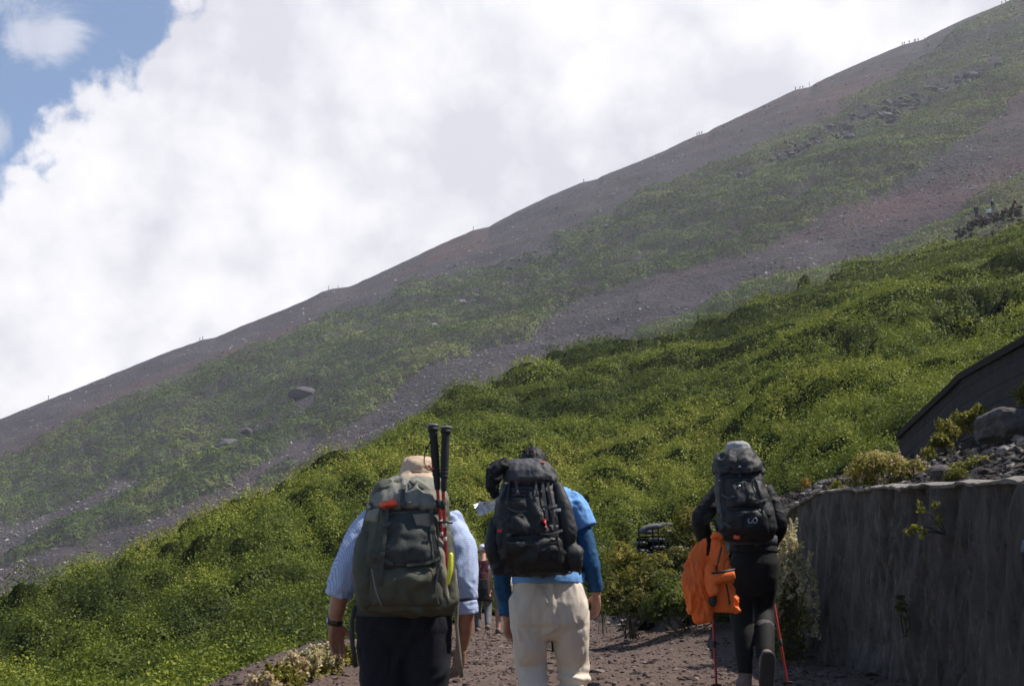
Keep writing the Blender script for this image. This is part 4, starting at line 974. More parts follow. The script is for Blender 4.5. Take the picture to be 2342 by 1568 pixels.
# watch
w = px2(768, 1421, D1+.058); pr = PR(); ax = nzv(px2(767, 1430, D1+.06)-px2(771, 1400, D1+.04)); R = []
sx = nzv(np.cross(ax, (0, 1, 0))); sy = np.cross(ax, sx)
for o, r_ in ((-.013, .031), (-.012, .0345), (.012, .0350), (.013, .0315)): R.append([w+ax*o+sx*math.cos(a)*r_+sy*math.sin(a)*r_ for a in th])
pr.rings(np.array(R)); wt = pr.out('watch', plain('watch_strap', (0.012, 0.012, 0.014), .5), p1)
pr = PR(); pr.box(w-sx*np.sign(sx[0])*.038, (.006, .020, .020), bev=.004); pr.out('watch_case', plain('watch_metal', (0.30, 0.32, 0.35), .3, .8), wt)

# ---------------- hiker in blue
D2 = 8.3; g2 = float(path_z(np.array([.2]), np.array([D2]))[0])
p2 = empty('person', (px2(1250, 1600, D2)[0], D2, g2), 'hiker seen from behind in blue shirt and beige trousers', 'person')
pr = PR()
pr.loft(psec([(1405, 1205, 1308, .02, .08, 2.4), (1390, 1190, 1322, .02, .11, 2.4), (1320, 1198, 1306, .02, .10, 2.3), (1240, 1188, 1300, .06, .105, 2.3), (1170, 1180, 1308, .10, .11, 2.4), (1135, 1192, 1300, .12, .09, 2.2), (1115, 1215, 1270, .13, .07, 2)], D2))
pr.chain(pl([(1230, 1125, .14), (1224, 1088, .19)], D2), [.060, .055], 14); head(pr, px2(1220, 1066, D2+.21), 1.0, .2)
L = pl([(1180, 1145, .10), (1152, 1215, .06), (1147, 1300, .03), (1156, 1370, .07), (1160, 1412, .10)], D2); pr.chain(L, [.052, .046, .042, .037, .028], 14)
hand(pr, L[-1], px2(1166, 1480, D2+.14)-L[-1], (.55, .80, 0), 1.0, (.5, .55, .6, .65), 1)
R = pl([(1298, 1145, .10), (1334, 1215, .05), (1350, 1285, .02), (1361, 1330, .04), (1364, 1356, .06)], D2); pr.chain(R, [.052, .046, .042, .034, .028], 14)
hand(pr, R[-1], px2(1362, 1420, D2+.10)-R[-1], (-.45, .85, 0), 1.0, (.28, .3, .36, .4), -1)
LL = [(1213, 1440, .02), (1219, 1515, .10), (1226, 1600, .02), (1222, 1680, -.12)]; RL = [(1300, 1440, .02), (1306, 1512, .16), (1312, 1590, .10), (1310, 1668, .05)]
for Q in (LL, RL):
    q = pl(Q, D2); pr.chain(q, [.082, .064, .052, .042], 14); pr.chain([q[-1], q[-1]-[0, 0, .03], q[-1]+[0, .14, -.06]], [.04, .045, .03], 10)
pr.fused('body', skB, p2, .0048, 3)
pr = PR()
pr.loft(psec([(1333, 1174, 1332, .02, .158, 2.3), (1320, 1174, 1332, .02, .156, 2.3), (1290, 1178, 1324, .02, .135, 2.3), (1240, 1172, 1312, .06, .125, 2.3), (1180, 1166, 1322, .09, .13, 2.4), (1142, 1172, 1322, .11, .12, 2.4), (1120, 1196, 1300, .12, .09, 2.2), (1104, 1212, 1268, .13, .07, 2)], D2))
pr.chain(pl([(1296, 1146, .10), (1322, 1165, .07), (1341, 1206, .05)], D2), [.070, .067, .064], 18, round_ends=False)
pr.chain(pl([(1184, 1146, .10), (1165, 1165, .07), (1152, 1206, .05)], D2), [.070, .067, .064], 18, round_ends=False)
pr.fused('shirt', m_tee, p2, .0065, 3, wr(.007, (14, 14, 10), 21))
pr = PR(); pr.chain(pl([(1318, 1170, .08), (1336, 1220, .05), (1351, 1285, .02), (1360, 1325, .04), (1362, 1350, .055)], D2), [.054, .053, .050, .045, .041], 16, round_ends=False)
pr.fused('sleeve', m_under, p2, .006, 3, wr(.006, (20, 20, 16), 23))
pr = PR(); pr.chain(pl([(1166, 1170, .08), (1150, 1220, .06), (1148, 1300, .03), (1156, 1370, .07), (1158, 1404, .09)], D2), [.054, .053, .050, .044, .040], 16, round_ends=False)
pr.fused('sleeve', m_under, p2, .006, 3, wr(.006, (20, 20, 16), 24))
pr = PR(); pr.loft(psec([(1462, 1225, 1295, .04, .06, 2.2), (1450, 1192, 1326, .03, .10, 2.3), (1425, 1172, 1343, .02, .138, 2.4), (1380, 1170, 1342, .02, .155, 2.4), (1340, 1173, 1336, .02, .140, 2.4), (1318, 1180, 1326, .02, .122, 2.4)], D2))
pr.chain(pl([(1211, 1430, .02), (1213, 1480, .04), (1216, 1520, .09), (1226, 1600, .02), (1224, 1672, -.10)], D2), [.102, .094, .087, .076, .070], 20)
pr.chain(pl([(1303, 1430, .02), (1307, 1480, .08), (1310, 1520, .14), (1311, 1590, .10), (1311, 1660, .04)], D2), [.104, .098, .092, .083, .075], 20)
def w2(co, no):
    a = wr(.009, (12, 12, 4), 31)(co, no); kz = sstep(-.28, -.42, co[:, 2]); return a+kz*.014*np.sin(co[:, 2]*95+fbm(co*7, 2, 3)*5)*(co[:, 0] > .2)
tr = pr.fused('trousers', m_beige, p2, .0075, 9, w2)
for Q in (LL, RL): q = pl(Q, D2)[-1]; shoe(p2, q, (0, 1, -.1))
# short spiky black hair
c = px2(1220, 1066, D2+.21); pr = PR(); pr.ell(c+[0, -.018, .024], (.080, .098, .092), 20); pr.ell(c+[0, -.05, -.03], (.072, .06, .07), 16)
for j in range(12):
    dv = RNG.normal(size=3); dv[2] = abs(dv[2])*.9+.1; dv[1] -= .25; dv = nzv(dv); b = c+[0, -.018, .028]+dv*[.08, .095, .095]
    j1 = RNG.normal(size=3)*.012; L_ = .5+1.0*RNG.random(); pr.chain([b-dv*.01, b+dv*.006*L_+j1*.8, b+dv*.010*L_+j1*1.9+[0, 0, .004]], [.0065, .005, .0015], 5)
pr.fused('hair', m_hair, p2, .004, 1, lambda c_, n_: .006*fbm(c_*np.array([70, 70, 16]), 3, 5))

# ---------------- hiker in black with poles
D3 = 9.5; g3 = float(path_z(np.array([1.6]), np.array([D3]))[0])
p3 = empty('person', (px2(1705, 1568, D3)[0], D3, g3), 'hiker seen from behind all in black with a pale cap, one heel lifted', 'person')
A3L = pl([(1654, 1118, .12), (1615, 1168, .06), (1602, 1192, .05), (1612, 1232, .12), (1622, 1256, .16)], D3)
A3R = pl([(1745, 1120, .12), (1772, 1168, .08), (1780, 1200, .07), (1765, 1240, .20), (1757, 1262, .28)], D3)
L3L = pl([(1698, 1300, .02), (1694, 1390, .04), (1700, 1455, -.02), (1704, 1538, -.02)], D3)
L3R = pl([(1748, 1300, .02), (1745, 1392, .14), (1748, 1440, .0), (1750, 1496, -.12)], D3)
pr = PR()
pr.loft(psec([(1300, 1690, 1756, .02, .08, 2.3), (1280, 1680, 1766, .02, .11, 2.3), (1235, 1686, 1758, .03, .09, 2.3), (1180, 1668, 1752, .08, .095, 2.3), (1130, 1660, 1750, .12, .10, 2.4), (1105, 1672, 1738, .14, .08, 2.2), (1092, 1688, 1718, .15, .06, 2)], D3))
pr.chain(pl([(1700, 1098, .16), (1694, 1066, .20)], D3), [.050, .047], 14); head(pr, px2(1688, 1046, D3+.23), .94, .2)
pr.chain(A3L, [.045, .040, .038, .032, .025], 12); hand(pr, A3L[-1], (.05, .25, -1), (.3, .9, 0), .92, (.9, .95, 1., 1.), 1)
pr.chain(A3R, [.045, .040, .038, .032, .025], 12); hand(pr, A3R[-1], (.0, .45, -1), (-.3, .9, 0), .92, (.9, .95, 1., 1.), -1)
for q in (L3L, L3R): pr.chain(q, [.078, .058, .052, .036], 14)
pr.chain([L3L[-1], L3L[-1]-[0, 0, .03], L3L[-1]+[0, .12, -.06]], [.035, .04, .026], 10); pr.chain([L3R[-1], L3R[-1]+[0, .02, -.06], L3R[-1]+[0, .05, -.15]], [.035, .04, .026], 10)
pr.fused('body', skB, p3, .0055, 3)
m_jk = cloth('black_shell', (0.008, 0.008, 0.009), .7, .3, 9); m_tight = cloth('black_tights', (0.007, 0.0065, 0.007), .8, .2, 9); m_calf_lit = cloth('lit_tights_grey', (0.095, 0.085, 0.085), .85, .12, 12)
pr = PR()
pr.loft(psec([(1262, 1672, 1778, .02, .125, 2.3), (1240, 1674, 1772, .02, .12, 2.3), (1190, 1662, 1762, .06, .115, 2.3), (1135, 1650, 1756, .10, .12, 2.4), (1108, 1658, 1748, .13, .10, 2.3), (1092, 1680, 1724, .14, .07, 2.1)], D3))
pr.chain(A3L, [.066, .062, .060, .052, .045], 16, round_ends=False); pr.chain(A3R, [.064, .060, .058, .050, .043], 16, round_ends=False)
pr.fused('jacket', m_jk, p3, .007, 3, wr(.009, (16, 16, 12), 41))
pr = PR(); pr.loft(psec([(1365, 1700, 1745, .03, .05, 2.2), (1348, 1684, 1768, .02, .09, 2.2), (1325, 1674, 1777, .02, .118, 2.3), (1290, 1672, 1780, .02, .135, 2.3), (1250, 1680, 1772, .02, .115, 2.3)], D3))
pr.chain(L3L, [.100, .078, .065, .046], 18); pr.chain(L3R, [.100, .076, .066, .060], 18)
pr.fused('tights', m_tight, p3, .008, 8, wr(.003, (12, 12, 8), 43))
pr = PR(); a, b = L3R[1], L3R[2]; pr.chain([b+(a-b)*.15, b, b+(L3R[3]-b)*.55, L3R[3]], [.067, .0665, .052, .046], 18, round_ends=False); pr.fused('lit_calf', m_calf_lit, p3, .006, 2)  # lit calf of the black tights, painted as a grey tube over the leg
for q in (A3L[-1], A3R[-1]):
    pr = PR(); pr.ell(q+[0, .02, -.045], (.045, .045, .060), 14); pr.chain([q+[0, 0, .03], q+[0, .01, -.03]], [.038, .042], 12)
    for o in (-.022, -.007, .008, .022): pr.chain([q+[o, .0, -.05], q+[o, -.01, -.095], q+[o, .02, -.115]], [.013, .012, .010], 8)
    pr.chain([q+[.03, .02, -.04], q+[.03, .05, -.08]], [.013, .011], 8); pr.fused('glove', m_black, p3, .0055, 2)
m_shoe2 = cloth('beige_boot', (0.17, 0.125, 0.11), .85, .25, 25)
shoe(p3, L3L[-1]-[0, 0, .01], (0, 1, -.05), .95, m_shoe2); s_ = shoe(p3, L3R[-1]-[0, .0, .015], (-.05, .30, -1), .95, m_shoe2, up=(0, 1, .3))
pr = PR(); pr.ribbon([L3R[-1]+[-.005, -.062, .03], L3R[-1]+[-.005, -.068, .0], L3R[-1]+[-.005, -.06, -.03]], .012, .006, (1, 0, 0)); pr.out('pull_tab', plain('pink_tab', (0.55, 0.03, 0.10), .6), s_)
c = px2(1688, 1046, D3+.22); pr = PR()
pr.loft([(c[0], c[1], c[2]+.108, .030, .035, 2), (c[0], c[1], c[2]+.104, .058, .066, 2), (c[0], c[1], c[2]+.085, .080, .088, 2), (c[0], c[1]-.002, c[2]+.04, .088, .100, 2), (c[0], c[1]-.002, c[2]+.0, .090, .102, 2)], 26); pr.chain([c+[0, .09, .015], c+[0, .15, .005]], [.06, .055], 14, flat=.2, ref=(0, 0, 1))
cp = pr.fused('cap', m_capg, p3, .006, 2, wr(.003, (25, 25, 25), 9))

# ---------------- person cut by the right edge of the frame
D5 = 4.9; g5 = float(path_z(np.array([1.9]), np.array([D5]))[0])
p5 = empty('person', (px2(2480, 1600, D5)[0], D5, g5), 'person cut off by the right edge, only sleeve and hand showing', 'person')
pr = PR(); X5 = px2(2500, 1400, D5)[0]; z5 = g5
pr.loft([(X5, D5, z5+.85, .15, .10, 2.3), (X5, D5, z5+1.0, .14, .10, 2.3), (X5, D5+.02, z5+1.25, .17, .11, 2.3), (X5, D5+.03, z5+1.40, .14, .08, 2.2), (X5, D5+.04, z5+1.45, .06, .06, 2)])
pr.chain([(X5, D5+.04, z5+1.44), (X5, D5+.07, z5+1.54)], [.058, .054]); head(pr, (X5, D5+.09, z5+1.61), 1, .1)
A5 = [np.array((X5-.15, D5+.02, z5+1.38)), px2(2376, 1280, D5), px2(2378, 1430, D5+.04), px2(2372, 1500, D5+.08)]
pr.chain(A5, [.05, .046, .038, .029]); hand(pr, A5[-1], (.0, .1, -1), (.5, .8, 0), 1.0)
A6 = [np.array((X5+.15, D5+.02, z5+1.38)), np.array((X5+.22, D5, z5+1.1)), np.array((X5+.22, D5+.1, z5+.85))]; pr.chain(A6, [.05, .044, .029]); hand(pr, A6[-1], (.0, .1, -1), (-.5, .8, 0), 1.0, grip=-1)
for s in (-1, 1): pr.chain([(X5+s*.08, D5, z5+.86), (X5+s*.085, D5+.03, z5+.48), (X5+s*.09, D5, z5+.09)], [.085, .06, .042]); pr.chain([(X5+s*.09, D5, z5+.06), (X5+s*.09, D5+.15, z5+.03)], [.045, .03])
pr.fused('body', skB, p5, .006, 3)
pr = PR(); pr.loft([(X5, D5, z5+.88, .18, .13, 2.3), (X5, D5, z5+1.05, .165, .125, 2.3), (X5, D5+.02, z5+1.25, .195, .135, 2.3), (X5, D5+.03, z5+1.40, .17, .10, 2.2), (X5, D5+.04, z5+1.46, .075, .07, 2)])
pr.chain(A5[:2], [.07, .062], 16, round_ends=False); pr.chain([A6[0], A6[1]], [.07, .06], 16, round_ends=False); pr.fused('shirt', cloth('slate_jersey', (0.10, 0.12, 0.17), .85), p5, .008, 3, wr(.006, seed=51))
pr = PR(); pr.loft([(X5, D5, z5+.82, .185, .13, 2.3), (X5, D5, z5+.98, .165, .12, 2.3)])
for s in (-1, 1): pr.chain([(X5+s*.09, D5, z5+.84), (X5+s*.09, D5+.03, z5+.48), (X5+s*.09, D5, z5+.12)], [.105, .085, .07], 16)
pr.fused('trousers', m_black, p5, .01, 3); shoe(p5, (X5-.09, D5, z5+.09), (0, 1, 0)); shoe(p5, (X5+.09, D5, z5+.09), (0, 1, 0))
pr = PR(); pr.chain([A5[1]+[-.0, 0, .03], A5[1]+[-.0, 0, -.05]], [.060, .058], 16, round_ends=False); pr.fused('elbow_band', m_black, p5, .007, 2)

# ---------------- small distant people
def small_person(label, loc, h, shirt, legs, hat, skin, pose='walk', vox=.014, group=None, az=0.0, extra=None, bare=0.0):
    loc = np.array(loc, float); e = empty('person', loc, label, 'person', group); k = h/1.7; ca, sa = math.cos(az), math.sin(az)
    def W(x, y, z): return loc+np.array([x*ca-y*sa, x*sa+y*ca, z])*k
    if pose == 'sit': hp, sh_, kn, an = .42, .90, [(-.12, .30, .50), (.12, .32, .48)], [(-.13, .34, .10), (.13, .36, .10)]; ln = .10
    elif pose == 'bend': hp, sh_, kn, an = .85, 1.20, [(-.11, .10, .48), (.11, -.02, .48)], [(-.12, .05, .08), (.12, -.22, .08)]; ln = .42
    elif pose == 'stand': hp, sh_, kn, an = .90, 1.40, [(-.10, .02, .48), (.10, .02, .48)], [(-.11, 0, .08), (.11, 0, .08)]; ln = .04
    else: hp, sh_, kn, an = .90, 1.38, [(-.10, .16, .50), (.10, .0, .48)], [(-.10, .12, .08), (.10, -.20, .14)]; ln = .12
    y0 = -.12 if pose == 'sit' else 0
    B = PR(); dz = sh_-hp
    def torso(p, g):
        S_ = [(0, hp-.04, .13), (.1, hp+.08, .125), (.5, hp+dz*.5, .14), (.85, hp+dz*.88, .17), (1, hp+dz, .13)]
        R = []
        th2 = np.linspace(0, 2*np.pi, 18, endpoint=False)
        for u, z, r in S_: R.append([W(math.cos(a)*(r+g), y0+ln*u+math.sin(a)*(.09+g), z) for a in th2])
        p.rings(np.array(R))
    torso(B, 0); B.chain([W(0, y0+ln, sh_), W(0, y0+ln*1.25+.02, sh_+.12)], [.06*k, .055*k], 10); hd = W(0, y0+ln*1.35+.04, sh_+.20); head(B, hd, k)
    hands = []
    for s in (-1, 1):
        if pose == 'sit': P = [W(s*.17, y0+ln, sh_-.05), W(s*.24, y0+.08, sh_-.32), W(s*.14, y0+.30, sh_-.42)]
        elif pose == 'bend': P = [W(s*.17, y0+ln, sh_-.04), W(s*.22, y0+ln+.05, sh_-.32), W(s*.16, y0+ln+.16, sh_-.55)]
        else: P = [W(s*.18, y0+ln, sh_-.05), W(s*.25, y0+ln*.5-.02, sh_-.34), W(s*.26, y0+ln*.5+.08, sh_-.58)]
        B.chain(P, [.048*k, .042*k, .030*k], 10); hands.append(P)
        if vox < .02: hand(B, P[-1], P[-1]-P[1], W(-s*.4, .9, 0)-loc, k, grip=-s)
        else: B.chain([P[-1], P[-1]+nzv(P[-1]-P[1])*.13*k], [.035*k, .03*k], 8)
    for (a, b2) in zip(kn, an):
        s = np.sign(a[0]); B.chain([W(s*.08, y0, hp), W(*a), W(*b2)], [.085*k, .06*k, .042*k], 12); B.chain([W(b2[0], b2[1]-.03, b2[2]-.03), W(b2[0], b2[1]+.16, b2[2]-.04)], [.045*k, .035*k], 10)
    B.fused('body', skin, e, vox, 2)
    p = PR(); torso(p, .022)
    for P in hands: p.chain([P[0], P[0]+(P[1]-P[0])*(.6 if bare else 1), P[0]+(P[1]-P[0])*.62 if bare else P[1]+(P[2]-P[1])*.85], [.065*k, .058*k, .055*k], 12)
    p.fused('shirt', shirt, e, vox, 2, wr(.008, seed=int(abs(loc[0])*10) % 50))
    p = PR(); p.ell(W(0, y0, hp-.02), (.155*k, .125*k, .13*k), 16)
    for (a, b2) in zip(kn, an): s = np.sign(a[0]); A, K, N = W(s*.08, y0, hp-.05), W(*a), W(*b2); p.chain([A, K, K+(N-K)*(.92 if bare != 2 else .1)], [.105*k, .078*k, .060*k], 12)
    p.fused('trousers', legs, e, vox, 2)
    for b2 in an: p = PR(); p.chain([W(b2[0], b2[1]-.05, b2[2]-.035), W(b2[0], b2[1]+.08, b2[2]-.04), W(b2[0], b2[1]+.18, b2[2]-.045)], [.058*k, .055*k, .045*k], 10); p.fused('shoe', m_shoe2, e, vox, 1)
    p = PR(); p.ell(hd+np.array([0, -.005, .045])*k, (.092*k, .112*k, .080*k), 16); p.chain([hd+np.array([0, .09, .03])*k, hd+np.array([0, .14, .02])*k], [.06*k, .05*k], 10, flat=.25, ref=(0, 0, 1))
    p.fused('hat', hat, e, vox, 1)
    return e, W
m_marn = cloth('maroon_jersey', (0.060, 0.010, 0.015), .85); m_legg = cloth('grey_legging', (0.13, 0.135, 0.14), .85); m_white = cloth('white_cloth', (0.66, 0.66, 0.70), .85, .06)
m_khaki = cloth('khaki_cloth', (0.22, 0.20, 0.16), .85); m_red = cloth('red_cloth', (0.36, 0.03, 0.05), .85); m_dk = cloth('charcoal_cloth', (0.035, 0.037, 0.045), .85)
def print_mat():
    m, t, b, o = principled('printed_cap'); tc = t.n('ShaderNodeTexCoord').outputs['Object']
    n_ = t.noise(tc, 16, 2, .5); c1 = t.mix(t.ramp(n_, [(.55, (0, 0, 0)), (.58, (1, 1, 1))]), (.68, .68, .74), (.55, .04, .10)); n2_ = t.noise(t.n('ShaderNodeMapping').outputs[0], 1)
    n3_ = t.noise(tc, 13, 1, .5, 2); t.l(t.mix(t.ramp(n3_, [(.62, (0, 0, 0)), (.64, (1, 1, 1))]), c1, (.03, .03, .12)), b.inputs['Base Color']); b.inputs['Roughness'].default_value = .85; return m
gF = px2(1104, 1446, 27.0)
f1, W1 = small_person('distant walker in maroon top and white printed cap between the two front hikers', gF, 1.64, m_marn, m_legg, print_mat(), skB, 'walk', .012, bare=1)
p = PR(); p.loft([(W1(0, 0, .62)[0], gF[1]-.0, gF[2]+.58, .19, .14, 2.3), (W1(0, 0, .8)[0], gF[1], gF[2]+.80, .18, .14, 2.3), (W1(0, 0, .98)[0], gF[1]+.02, gF[2]+.98, .155, .125, 2.3)]); p.fused('waist_wrap', m_black, f1, .014, 2, wr(.01, seed=61))
gG = px2(1152, 1448, 25.0)
f2, W2_ = small_person('distant walker in white top and khaki shorts half hidden by the blue sleeve', gG, 1.62, m_white, m_khaki, m_white, skB, 'walk', .014, bare=2)

# ================================================================== PACKS AND CARRIED THINGS
from mathutils.bvhtree import BVHTree
def bvh(o):
    me = o.data; n = len(me.vertices); co = np.empty(n*3, np.float32); me.vertices.foreach_get('co', co); co = co.reshape(-1, 3)+np.array(wloc(o))
    return BVHTree.FromPolygons([tuple(v) for v in co.tolist()], [tuple(p.vertices) for p in me.polygons])
def proj(tree, px, py, off=.004, dflt=7.0):
    v = Vector(ray(px, py)).normalized(); h = tree.ray_cast(Vector((0, 0, 0)), v)
    if h[0] is None:
        h = tree.find_nearest(U(px, py, dflt))
    return np.array(h[0]-v*off), v
def strap(name, tree, pts, w, mat, parent, off=.005, th=.005, n=6, dflt=7.0):
    P, Sd = [], []
    for i in range(len(pts)-1):
        for u in np.linspace(0, 1, n, endpoint=(i == len(pts)-2)):
            a = pts[i][0]+(pts[i+1][0]-pts[i][0])*u; b = pts[i][1]+(pts[i+1][1]-pts[i][1])*u
            P.append(proj(tree, a, b, off, dflt)[0])
    P = np.array(P)
    for _ in range(2): P[1:-1] = (P[:-2]+2*P[1:-1]+P[2:])/4
    T = np.gradient(P, axis=0); Sd = [np.cross(t_, nzv(p)) for t_, p in zip(T, P)]
    pr = PR(); pr.ribbon(list(P), w, th, Sd); return pr.out(name, mat, parent, smooth=False)
def patch(name, tree, q, mat, parent, lift=.012, nu=12, nv=12, off=.003, amp=.004, seed=1, dflt=7.0, pw=4, wrink=2.0):
    """raised panel lying on a surface: q four frame corners (tl, tr, br, bl)"""
    G = []
    for i, v in enumerate(np.linspace(0, 1, nv)):
        row = []
        for j, u in enumerate(np.linspace(0, 1, nu)):
            a = (q[0][0]*(1-u)+q[1][0]*u)*(1-v)+(q[3][0]*(1-u)+q[2][0]*u)*v; b = (q[0][1]*(1-u)+q[1][1]*u)*(1-v)+(q[3][1]*(1-u)+q[2][1]*u)*v
            e_ = (1-abs(2*u-1)**pw)*(1-abs(2*v-1)**pw); P, vv = proj(tree, a, b, off, dflt)
            row.append(P-np.array(vv)*lift*e_)
        G.append(row)
    G = np.array(G); nzz = fbm(G.reshape(-1, 3)*25, 3, seed).reshape(nv, nu); vd = G/np.linalg.norm(G, axis=-1)[..., None]
    G = G-vd*(nzz*amp)[..., None]; back = G+vd*(lift*.6+.012)
    m_ = nu*nv; V = np.vstack([G.reshape(-1, 3), back.reshape(-1, 3)]); f = grid_faces(nv, nu); bd = [(0, j) for j in range(nu)]+[(i, nu-1) for i in range(1, nv)]+[(nv-1, j) for j in range(nu-2, -1, -1)]+[(i, 0) for i in range(nv-2, 0, -1)]
    bi = [i*nu+j for i, j in bd]; s_ = np.array([[bi[k], bi[(k+1) % len(bi)], bi[(k+1) % len(bi)]+m_, bi[k]+m_] for k in range(len(bi))])
    return sub(name, V, np.vstack([f, f[:, ::-1]+m_, s_]), mat, parent, smooth=True)
def buckle(name, tree, px, py, w, h, mat, parent, off=.008, dflt=7.0):
    P, v = proj(tree, px, py, off, dflt); pr = PR(); pr.box(P, (w/2, .004, h/2), bev=.0025); return pr.out(name, mat, parent, smooth=False)

# ---------------- olive grey pack
m_olive = cloth('olive_ripstop', (0.066, 0.066, 0.046), .72, .16, 7, spec=.35); m_olive2 = cloth('dark_olive_panel', (0.038, 0.043, 0.040), .7, .2, 8, spec=.35)
m_lid = cloth('pale_olive_lid', (0.185, 0.180, 0.150), .75, .14, 9); m_sand = cloth('sand_patch', (0.215, 0.190, 0.150), .8, .12, 12); m_web = plain('olive_webbing', (0.055, 0.055, 0.045), .8)
m_orange = plain('signal_orange', (0.85, 0.10, 0.035), .6); m_yel = plain('yellow_plastic', (0.62, 0.60, 0.03), .35); m_bkl = plain('dark_buckle', (0.02, 0.02, 0.02), .4)
k1 = empty('backpack', px2(925, 1395, 6.8), 'large olive grey backpack worn over the checked shirt', 'backpack')
pr = PR()
pr.loft(psec([(1399, 850, 1015, 0, .06, 2.6), (1394, 830, 1032, 0, .10, 2.8), (1372, 818, 1038, 0, .13, 3), (1330, 812, 1036, 0, .145, 3), (1260, 818, 1030, .01, .15, 2.9), (1200, 836, 1024, .03, .145, 2.8), (1150, 850, 1020, .05, .135, 2.7), (1118, 862, 1008, .06, .12, 2.6), (1105, 880, 995, .06, .09, 2.4)], 6.80))
mb = pr.fused('main_bag', m_olive, k1, .008, 3, wr(.013, (11, 11, 11), 71, .7))
pr = PR(); pr.loft(psec([(1172, 868, 1006, .02, .10, 2.6), (1160, 855, 1017, .02, .150, 2.8), (1136, 858, 1015, .05, .155, 2.7), (1114, 872, 1009, .07, .145, 2.5), (1102, 890, 1000, .08, .12, 2.3), (1095, 908, 984, .08, .08, 2.2)], 6.80))
lid1 = pr.fused('lid', m_lid, k1, .007, 2, wr(.016, (13, 13, 13), 75, .7))
pr = PR(); pr.chain([px2(840, 1235, 6.74), px2(836, 1300, 6.72), px2(838, 1368, 6.74)], [.045, .060, .050], 18); pr.fused('side_pocket', m_olive, k1, .008, 3, wr(.011, (12, 12, 10), 76))
pr = PR(); pr.chain([px2(1016, 1225, 6.76), px2(1018, 1300, 6.74), px2(1020, 1370, 6.76)], [.036, .050, .048], 18); pr.fused('side_pocket', m_olive, k1, .008, 3, wr(.011, (12, 12, 10), 77))
T1 = bvh(mb); TL = bvh(lid1)
fp = patch('front_pocket', T1, [(878, 1166), (988, 1162), (1000, 1290), (868, 1298)], m_olive2, k1, .022, 22, 24, amp=.012, seed=4, dflt=6.7)
lp = patch('lower_pocket', T1, [(858, 1300), (1010, 1290), (1014, 1384), (850, 1386)], m_olive, k1, .024, 24, 16, amp=.014, seed=6, dflt=6.7)
pt = patch('side_panel', T1, [(1000, 1180), (1020, 1190), (1028, 1380), (1004, 1330)], m_sand, k1, .010, 8, 20, amp=.008, seed=9, dflt=6.7)
TF = bvh(fp)
patch('sand_patch', TF, [(944, 1176), (985, 1172), (990, 1205), (952, 1200)], m_sand, k1, .008, 10, 10, amp=.004, seed=11, dflt=6.65)
patch('rain_cover', TL, [(868, 1150), (902, 1138), (912, 1152), (872, 1174)], m_orange, k1, .014, 10, 8, amp=.010, seed=12, dflt=6.65, off=.012)
patch('lid_flap', T1, [(842, 1166), (868, 1160), (864, 1196), (834, 1190)], m_lid, k1, .012, 8, 8, amp=.010, seed=15, dflt=6.7)
for P in ([(886, 1160), (880, 1230), (872, 1300), (868, 1340)], [(985, 1160), (992, 1230), (1002, 1300), (1006, 1330)]): strap('strap', T1, P, .018, m_web, k1, .026, dflt=6.7)
strap('strap', T1, [(836, 1260), (870, 1275), (900, 1290)], .014, m_web, k1, .03, dflt=6.7); strap('strap', T1, [(1005, 1275), (975, 1288), (930, 1292)], .014, m_web, k1, .03, dflt=6.7)
strap('lid_strap', TL, [(925, 1108), (920, 1135), (922, 1165)], .020, m_web, k1, .006, dflt=6.65)
buckle('buckle', TL, 922, 1152, .032, .022, m_bkl, k1, .012, 6.65); buckle('buckle', TL, 938, 1148, .016, .010, plain('brass', (0.45, 0.33, 0.12), .35, .9), k1, .012, 6.65)
strap('shoulder_strap', bvh(mb), [(850, 1150), (852, 1162)], .05, m_olive2, k1, .0, dflt=6.95)
for sx, P in ((-1, [(842, 1152, 7.03), (848, 1150, 7.12), (862, 1190, 7.24), (872, 1280, 7.2), (850, 1360, 7.05)]), (1, [(1020, 1158, 7.03), (1014, 1155, 7.12), (1000, 1190, 7.24), (995, 1280, 7.2), (1010, 1360, 7.05)])):
    pr = PR(); pr.ribbon([px2(a, b, c_) for a, b, c_ in P], .055, .014, (1, 0, 0)); pr.out('shoulder_strap', m_olive2, k1)
pr = PR(); R = []
c = px2(925, 1388, 7.02); th = np.linspace(0, 2*np.pi, 41)[:-1]
pr.rings(np.array([[c+[math.cos(a)*(.232+o), math.sin(a)*(.168+o), z] for a in th] for o, z in ((-.006, -.045), (.006, -.04), (.006, .04), (-.006, .045))]), cap=False); pr.out('hip_belt', m_olive2, k1)
pr = PR(); pr.ribbon([px2(812, 1385, 6.85), px2(805, 1420, 6.86), px2(806, 1470, 6.86), px2(814, 1525, 6.88)], .022, .004, (1, .3, 0)); pr.out('hanging_strap', m_olive2, k1)
pr = PR(); pr.ribbon([px2(1040, 1300, 6.80), px2(1046, 1380, 6.80), px2(1044, 1430, 6.82), px2(1052, 1500, 6.84), px2(1056, 1548, 6.84)], .016, .004, (1, .3, 0)); pr.out('hanging_strap', cloth('khaki_web', (0.17, 0.15, 0.11), .85), k1)
pr = PR(); pr.chain([px2(1031, 1268, 6.66), px2(1030, 1300, 6.65), px2(1024, 1334, 6.65)], [.012, .013, .008], 10); pr.out('yellow_whistle_strap', m_yel, k1)
